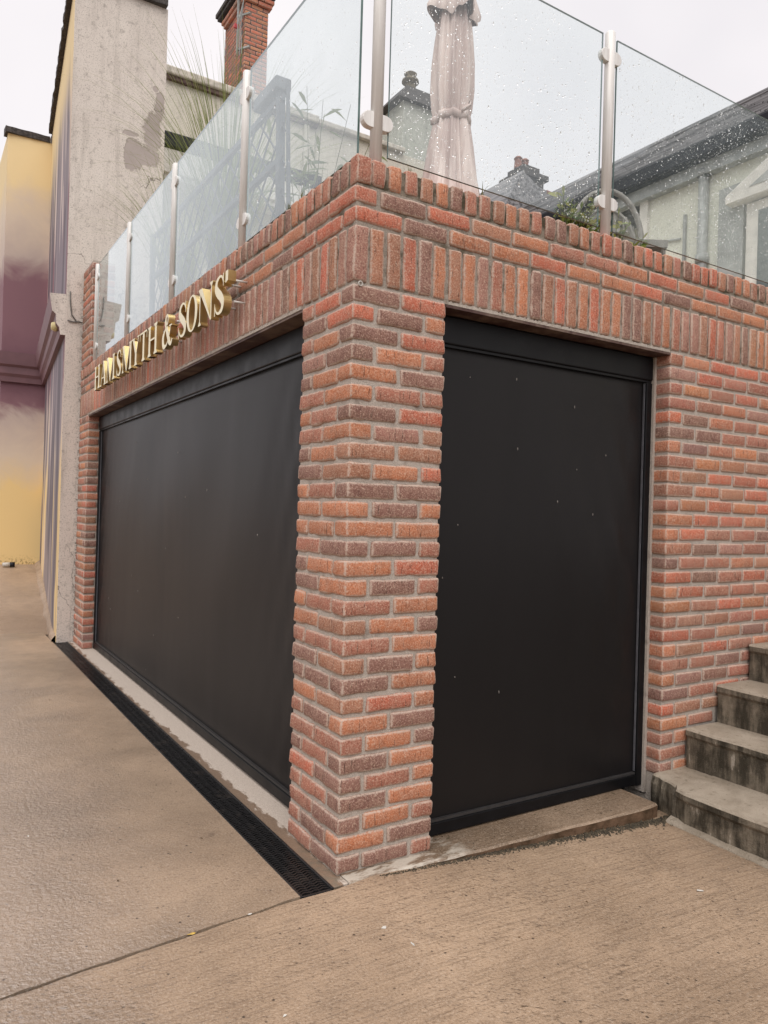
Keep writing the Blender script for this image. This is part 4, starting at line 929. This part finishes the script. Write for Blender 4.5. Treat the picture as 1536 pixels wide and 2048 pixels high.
b = MB(); b.tube([(5.15, 2.17, 4.95), (5.15, 2.17, 2.45)], .05, 10); b.tube([(5.15, 2.17, 4.02), (5.15, 2.17, 3.94)], .066, 10); b.tube([(5.15, 2.17, 4.86), (5.15, 2.17, 4.80)], .066, 10); kid(b.build('downpipe', M['pipe'], smooth=True), rh)
b = MB(); b.tube([(5.19, 3.0, 4.36), (5.185, 2.45, 4.27)], .012, 6); b.tube([(5.185, 2.40, 4.5), (5.185, 2.40, 3.0)], .02, 6); kid(b.build('wall_cable', M['pipe']), rh)
wn = MB(); wn.box(5.13, 5.198, .55, 1.70, 2.9, 4.36); wo = kid(wn.build('window', M['white'], bevel=.01), rh)
p_ = MB(); p_.box(5.115, 5.129, .68, 1.57, 3.0, 4.26); po = p_.build('pane', M['window']); po.parent = wo
p_ = MB(); p_.box(5.10, 5.128, 1.10, 1.14, 3.0, 4.26); po = p_.build('glazing_bar', M['white']); po.parent = wo
b = MB(); b.prism([(5.198, 1.86, 4.38), (5.198, .40, 4.38), (5.198, .40, 4.46), (5.198, 1.12, 4.86), (5.198, 1.86, 4.46)], (-.16, 0, 0)); kid(b.build('pediment', M['white'], bevel=.01), rh)
b = MB(); b.prism([(5.036, 1.62, 4.47), (5.036, .64, 4.47), (5.036, 1.12, 4.73)], (-.004, 0, 0)); kid(b.build('pediment_panel', M['pipe']), rh)
b = MB(); b.box(5.15, 5.2, 1.74, 2.0, 2.45, 4.60); kid(b.build('pilaster', M['pipe']), rh)
# distant stepped chimney with its house
dh = empty('distant_house', (8.8, 8.9, 2), 'distant dark grey roof with a stepped chimney beyond the slate roof', 'house')
b = MB(); b.box(8.55, 9.10, 8.6, 9.2, 7.4, 8.2); b.box(8.62, 9.04, 8.66, 9.14, 8.2, 8.36); b.box(8.50, 9.18, 8.54, 9.26, 8.10, 8.198); kid(b.build('chimney_stack', M['coping']), dh)
b = MB()
for x in (8.68, 8.86): b.lathe([(.08, 8.36), (.07, 8.52), (.09, 8.56), (.05, 8.6)], x, 8.9, 10)
kid(b.build('chimney_pot', M['terracotta']), dh)
b = MB(); b.prism([(8.0, 8.5, 7.3), (8.45, 8.5, 8.12), (8.9, 8.5, 7.9), (11.5, 8.5, 7.72), (11.5, 8.5, 5), (7.6, 8.5, 5)], (0, 6, 0)); kid(b.build('roof', M['slate']), dh)
b = MB(); b.tube([(9.1, 8.52, 7.86), (11.5, 8.52, 7.72)], .05, 6); kid(b.build('ridge', M['terracotta']), dh)
b = MB(); b.box(8.2, 11, 8.8, 14, 0, 4.99); kid(b.build('wall', M['far_render']), dh)
# brick house glimpsed beyond the mural wing
fh = empty('brick_house', (3, 27, 0), 'red brick house with white windows glimpsed past the far left edge of the mural wing', 'house')
b = MB(); b.box(.35, 6, 25, 33, -.3, 6.6); kid(b.build('wall', M['red_brick_far']), fh)
b = MB(); b.prism([(.1, 24.7, 6.5), (.1, 33.3, 6.5), (.1, 29, 9.6)], (6.2, 0, 0)); kid(b.build('roof', M['slate']), fh)
b = MB(); b.box(.1, 6.3, 24.6, 24.7, 6.35, 6.6); kid(b.build('gutter', M['gutter']), fh)
for zz in (5.0, 2.6):
    for xx in (.6, 2.5, 4.4):
        b = MB(); b.box(xx, xx+1.1, 24.93, 24.999, zz, zz+1.3); wq = kid(b.build('window', M['white']), fh)
        for dx in (.08, .58):
            p_ = MB(); p_.box(xx+dx, xx+dx+.44, 24.91, 24.929, zz+.1, zz+1.2); po = p_.build('pane', M['window']); po.parent = wq

# ------------------------------------------------------------------ parasol, chair, trellis, plants on the terrace
pr = empty('parasol', (1.60, 1.565, 2.45), 'closed beige canvas parasol tied with a strap, seen through the rain-spotted glass', 'parasol')
px, py = 1.60, 1.567
fold = lambda t, z: 1+.10*math.cos(8*t+z*1.2)+.05*math.cos(5*t+1.7*z)+.06*math.sin(17*t+2*z)+.045*math.cos(29*t-z)
prof = [(.235, 3.30), (.20, 3.45), (.162, 3.62), (.135, 3.82), (.112, 3.96), (.104, 4.01), (.118, 4.07), (.128, 4.2), (.125, 4.38), (.112, 4.55), (.098, 4.68), (.092, 4.78)]
b = MB(); b.lathe(prof, px, py, 160, 0, fold); kid(b.build('canopy', M['canvas'], smooth=True), pr)
b = MB(); n0 = 120
for ir, (r_, z) in enumerate([(.150, 4.685), (.158, 4.72), (.140, 4.79), (.118, 4.86), (.085, 4.94), (.045, 5.0), (.015, 5.03)]):
    for k_ in range(n0):
        t = 2*math.pi*k_/n0; fl = 1-ir/6; q = r_*(1+fl*(.22*math.cos(4*t+.6)+.10*math.sin(7*t)+.07*math.cos(15*t))); b.v.append((px+q*math.cos(t), py+q*math.sin(t), z+fl*fl*.030*math.cos(4*t+.2)+fl*fl*.012*math.sin(11*t)))
for ir in range(6):
    for k_ in range(n0): a_, c = ir*n0+k_, ir*n0+(k_+1) % n0; b.f.append((a_, c, c+n0, a_+n0)); b.mi.append(0)
kid(b.build('top_flounce', M['canvas'], smooth=True), pr)
b = MB(); b.lathe([(.120, 3.985), (.122, 4.02), (.118, 4.035)], px, py, 40, 0, fold); b.tube([(px-.02, py-.12, 4.02), (px+.03, py-.15, 4.06), (px+.05, py-.13, 4.1), (px+.02, py-.12, 4.06)], .01, 6); kid(b.build('strap', M['canvas'], smooth=True), pr)
b = MB(); b.tube([(px, py, 2.46), (px, py, 3.4)], .022, 12); kid(b.build('pole', M['trellis'], smooth=True), pr)
b = MB(); b.lathe([(.28, 2.45), (.28, 2.50), (.05, 2.53), (.04, 2.62)], px, py, 24); kid(b.build('base', M['planter']), pr)
# chair
cc = empty('garden_chair', (2.15, .62, 2.45), 'grey woven garden chair with a hooped back behind the right-hand glass', 'chair')
CXc, CYc = 2.10, .66; dirx = Vector((.847, -.531, 0)); ddep = Vector((.531, .847, 0)); c0 = Vector((CXc, CYc, 0))
def cp(u, d, z): v = c0+dirx*u+ddep*d; return (v.x, v.y, z)
hoop = [cp(.22*math.cos(t), .02, 3.03+.33*math.sin(t)) for t in [math.pi*i/16 for i in range(17)]]
b = MB(); b.tube([cp(.20, .0, 2.5)]+hoop+[cp(-.20, 0, 2.5)], .017, 8); kid(b.build('hoop_frame', M['chair'], smooth=True), cc)
b = MB()
for i in range(-3, 4):
    u = i*.052; h = math.sqrt(max(.02, 1-(u/.19)**2)); b.bar(cp(u, .04, 2.86), cp(u*1.1, .03, 3.01+.24*h), .022, .006)
for j in range(5):
    z = 2.92+j*.07; wv = .18*math.sqrt(max(0.05, 1-((z-3.0)/.30)**2)) if z > 3.0 else .18; b.bar(cp(-wv, .036, z), cp(wv, .036, z), .006, .022)
b.tube([cp(.185*math.cos(t), .035, 3.0+.25*math.sin(t)) for t in [math.pi*i/14 for i in range(15)]], .016, 6)
kid(b.build('woven_back', M['chair']), cc)
b = MB(); b.prism([cp(.23, -.02, 2.86), cp(.21, -.44, 2.86), cp(-.21, -.44, 2.86), cp(-.23, -.02, 2.86)], (0, 0, .04)); kid(b.build('seat', M['chair']), cc)
for u, d in ((.2, -.02), (-.2, -.02), (.19, -.42), (-.19, -.42)):
    b = MB(); b.tube([cp(u, d, 2.86), cp(u*1.06, d, 2.451)], .015, 6); kid(b.build('leg', M['chair']), cc)
# trellis
tl = empty('trellis', (.36, 2.9, 2.45), 'grey timber lattice trellis standing behind the hazy left-hand glass', 'trellis')
TX = .36; TY0, TY1 = 1.50, 4.25; ztop = 3.80
for y in (TY0, TY1):
    b = MB(); b.bar((TX, y, 2.45), (TX, y+.07, ztop), .04, .04); kid(b.build('post', M['trellis']), tl)
b = MB(); b.bar((TX, TY0-.13, 2.45), (TX, TY0-.03, ztop), .018, .018); kid(b.build('post_brace', M['trellis']), tl)
b = MB(); b.box(TX-.05, TX+.05, TY0+.03, TY0+.37, ztop, ztop+.075); kid(b.build('post_cap', M['trellis'], bevel=.01), tl)
for z in (2.62, 3.40, 3.76):
    b = MB(); b.bar((TX, TY0+.035, z), (TX, TY1-.035, z), .03, .035); kid(b.build('rail', M['trellis']), tl)
b = MB(); zb, zt = 2.65, 3.74; sp = .19; h = zt-zb; kk = TY0-h
while kk < TY1:
    for sgn in (1, -1):
        ya, yb = (kk, kk+h) if sgn > 0 else (kk+h, kk)
        za, zb2 = zb, zt
        def cl(ya, yb):
            pts = []
            for t in (0, 1): pts.append([ya+(yb-ya)*t, zb+h*t])
            d = yb-ya
            ts = sorted([0, 1]); t0, t1 = 0.0, 1.0
            for lim, s in ((TY0, 1), (TY1, -1)):
                if s*(ya-lim) < 0: t0 = max(t0, (lim-ya)/d)
                if s*(yb-lim) < 0: t1 = min(t1, (lim-ya)/d)
            return t0, t1
        if (ya < TY0 and yb < TY0) or (ya > TY1 and yb > TY1): continue
        t0, t1 = cl(ya, yb)
        if t1-t0 > .03: b.bar((TX+sgn*.006, ya+(yb-ya)*t0, zb+h*t0), (TX+sgn*.006, ya+(yb-ya)*t1, zb+h*t1), 0.008, .009)
    kk += sp
kid(stuff(b.build('lattice', M['trellis'])), tl)
# plants
def blade(b, base, dir2, length, lean, width, n=7, droop=1.0):
    d = Vector((dir2[0], dir2[1], 0)).normalized(); side = Vector((-d.y, d.x, 0)); p = Vector(base); ang = R(88)-lean*.12; pts = []
    for i in range(n+1):
        t = i/n; pts.append((p.copy(), width*(1-t**1.5)*(.6+.4*min(1, t*4))+.0006)); a_ = ang-lean*droop*t*t*1.6; p = p+(d*math.cos(a_)+Vector((0, 0, 1))*math.sin(a_))*(length/n)
    n0 = len(b.v)
    for q, wv in pts: b.v += [tuple(q-side*wv/2), tuple(q+side*wv/2)]
    for i in range(n): b.f.append((n0+2*i, n0+2*i+1, n0+2*i+3, n0+2*i+2)); b.mi.append(0)
def grass(label, x, y, cnt, seed, hmin, hmax):
    t = empty('ornamental_grass', (x, y, 2.45), label, 'plant', 'grasses behind the left glass'); r_ = random.Random(seed)
    b = MB(); b.box(x-.14, x+.14, y-.16, y+.16, 2.451, 2.88); kid(b.build('planter', M['planter'], bevel=.01), t)
    b = MB()
    for _ in range(cnt):
        th = r_.uniform(0, 2*math.pi); rad = r_.uniform(0, .09); blade(b, (x+rad*math.cos(th), y+rad*math.sin(th), 2.86), (math.cos(th+r_.uniform(-.6, .6)), math.sin(th+r_.uniform(-.6, .6))), r_.uniform(hmin, hmax), r_.uniform(.25, 1.35)*r_.uniform(.6, 1), r_.uniform(.006, .011), 10)
    kid(stuff(b.build('blades', M['grass'])), t)
grass('tall green ornamental grass whose tips rise above the left glass near the brick chimney', .62, 3.15, 520, 21, 1.2, 2.15)
grass('shorter ornamental grass arching over the left glass beside the grey gable', .55, 4.15, 340, 22, .9, 1.7)
def leafy(t, x, y, z0, stems, seed, hh, ll, lw, mat, spread, per):
    r_ = random.Random(seed); b = MB(); s2 = MB()
    for _ in range(stems):
        th = r_.uniform(0, 2*math.pi); lean = r_.uniform(.05, spread); h = hh*r_.uniform(.55, 1); p0 = Vector((x+r_.uniform(-.05, .05), y+r_.uniform(-.05, .05), z0)); top = p0+Vector((math.cos(th)*lean*h, math.sin(th)*lean*h, h))
        s2.tube([p0, (p0+top)/2+Vector((0, 0, .03*h)), top], [.004, .003, .0015], 5)
        for i in range(per):
            f = .25+.75*i/per; p = p0.lerp(top, f); a_ = r_.uniform(0, 2*math.pi); el = r_.uniform(.0, 1.0); d = Vector((math.cos(a_)*math.cos(el), math.sin(a_)*math.cos(el), math.sin(el))); sd = d.orthogonal().normalized(); sd = (Matrix.Rotation(r_.uniform(-.7, .7), 3, d) @ sd); L = ll*r_.uniform(.6, 1.1); wv = lw*r_.uniform(.7, 1.1)
            n0 = len(b.v); b.v += [tuple(p), tuple(p+d*L*.4+sd*wv/2), tuple(p+d*L*.75+sd*wv*.38-Vector((0, 0, L*.06))), tuple(p+d*L-Vector((0, 0, L*.15))), tuple(p+d*L*.75-sd*wv*.38-Vector((0, 0, L*.06))), tuple(p+d*L*.4-sd*wv/2)]; b.f.append(tuple(range(n0, n0+6))); b.mi.append(0)
    kid(s2.build('stems', M['weed']), t); kid(stuff(b.build('leaves', mat)), t)
t = empty('willowy_shrub', (.85, 2.2, 2.45), 'willowy long-leaved shrub behind the glass to the left of the corner post', 'plant')
b = MB(); b.lathe([(.14, 2.451), (.18, 2.8), (.17, 2.8)], .85, 2.2, 18); kid(b.build('pot', M['planter']), t); leafy(t, .85, 2.2, 2.8, 12, 31, 1.35, .22, .035, M['bamboo'], .35, 9)
pb = MB(); pb.box(1.15, 2.5, .212, .36, 2.451, 2.70); tag(pb.build('planter_box', M['planter'], bevel=.01), 'dark planter trough hidden just behind the right-hand coping', 'planter')
for i, (x, hh, lab) in enumerate(((1.40, .23, 'bushy yellow and green variegated plant left of the short steel post'), (1.66, .20, 'variegated sprig just right of the short steel post'), (1.82, .15, 'small variegated sprig under the hooped chair'), (1.97, .12, 'lone small green sprig furthest right along the coping'))):
    t = empty('variegated_plant', (x, .27, 2.70), lab, 'plant', 'variegated plants along the right coping'); leafy(t, x, .27, 2.70, (34, 20, 12, 5)[i], 40+i, hh*1.35, .06, .026, M['euonymus'], .5, 9)
# sprigs of weed growing in the coping joints
for i, (x, y, lab) in enumerate(((.02, .52, 'dry weed sprig on the coping nearest the corner'), (.02, .66, 'dry weed sprig on the coping further left'), (.26, .03, 'tiny weed growing under the glass right of the corner post'), (.62, .02, 'green weed sprouting in the coping below the parasol'))):
    b = MB(); r_ = random.Random(60+i)
    for _ in range(7):
        th = r_.uniform(0, 6.28); blade(b, (x+r_.uniform(-.01, .01), y+r_.uniform(-.01, .01), 2.715), (math.cos(th), math.sin(th)), r_.uniform(.03, .075), r_.uniform(.2, 1.2), .005, 4)
    tag(b.build('weed', M['weed']), lab, 'weed', 'weeds in the coping joints')

# ------------------------------------------------------------------ small things on the ground
def blob(name, x, y, z, rx, ry, h, mat, label, cat, seed, group=None):
    r_ = random.Random(seed); b = MB(); n = 11
    ring = [(x+rx*r_.uniform(.55, 1.2)*math.cos(2*math.pi*i/n), y+ry*r_.uniform(.55, 1.2)*math.sin(2*math.pi*i/n), z+.0005) for i in range(n)]
    b.v = ring+[(x, y, z+h)]; b.f = [(i, (i+1) % n, n) for i in range(n)]; b.mi = [0]*n
    return tag(b.build(name, mat, smooth=True), label, cat, group)
blob('bird_dropping', -.024, -.378, gz(-.024, -.378), 0.011, .008, .0015, M['paper'], 'white bird dropping on the concrete just below the drain end', 'dropping', 1)
blob('bird_dropping', .006, -.502, gz(.006, -.5), 0.004, .013, .0015, M['paper'], 'curled white bird dropping further forward on the brown concrete', 'dropping', 2)
blob('fallen_leaf', -.587, jy(-.587), .001, .014, .006, .004, M['yellow_leaf'], 'small yellow leaf lying in the slab joint', 'leaf', 3)
blob('paper_scrap', -.381, jy(-.381), .001, .011, .004, .003, M['paper'], 'pale paper scrap lying in the slab joint near the drain', 'litter', 4)
b = MB(); b.tube([(1.222, -.672, gz(1.2, -.67)+.004), (1.244, -.684, gz(1.25, -.69)+.004)], .003, 8); tag(b.build('cigarette_end', M['paper'], smooth=True), 'white cigarette end on the concrete in front of the steps', 'litter')
for i, (x, y) in enumerate(((-.62, 2.3), (-.40, 1.9), (-.55, 3.2), (-.95, .9), (-.33, .55), (-.72, .35), (-.2, -.9), (.35, -.62), (.75, -.55), (-.5, -.62))):
    r_ = random.Random(80+i); a_ = r_.uniform(0, 3); L = r_.uniform(.008, .018)
    b = MB(); z = gz(x, y)+.001; b.v = [(x, y, z), (x+L*.5*math.cos(a_)-.004*math.sin(a_), y+L*.5*math.sin(a_)+.004*math.cos(a_), z+.003), (x+L*math.cos(a_), y+L*math.sin(a_), z+.001), (x+L*.5*math.cos(a_)+.004*math.sin(a_), y+L*.5*math.sin(a_)-.004*math.cos(a_), z+.002)]; b.f = [(0, 1, 2, 3)]; b.mi = [0]
    fl_ = ('pale speck on the far driveway level with the third steel post', 'tiny brown leaf fragment beside the middle of the drain', 'tiny brown leaf fragment furthest up the driveway, near the gable', 'pale speck on the wet left part of the driveway', 'tiny brown leaf fragment on the driveway close to the drain', 'tiny brown leaf fragment on the driveway just above the slab joint', 'pale speck on the apron at the bottom of the picture', 'tiny brown leaf fragment in the middle of the brushed apron', 'tiny brown leaf fragment on the apron towards the steps', 'pale speck on the apron below the yellow leaf')
    tag(b.build('leaf_fragment' if i % 3 else 'paper_fragment', M['brown_leaf'] if i % 3 else M['paper']), fl_[i], 'litter', 'litter fragments on the concrete')
cu = empty('paper_cup', (-.27, 9.02, .50), 'white and black paper cup lying at the foot of the yellow mural wing', 'cup')
zc = (9.0-6.2)*.172+.045
b = MB(); b.tube([(-.34, 9.0, zc), (-.25, 9.0, zc)], [.026, .032], 14); kid(b.build('cup_body', M['paper'], smooth=True), cu)
b = MB(); b.tube([(-.249, 9.0, zc), (-.19, 9.0, zc)], [.033, .034], 14); kid(b.build('cup_sleeve', M['gutter'], smooth=True), cu)
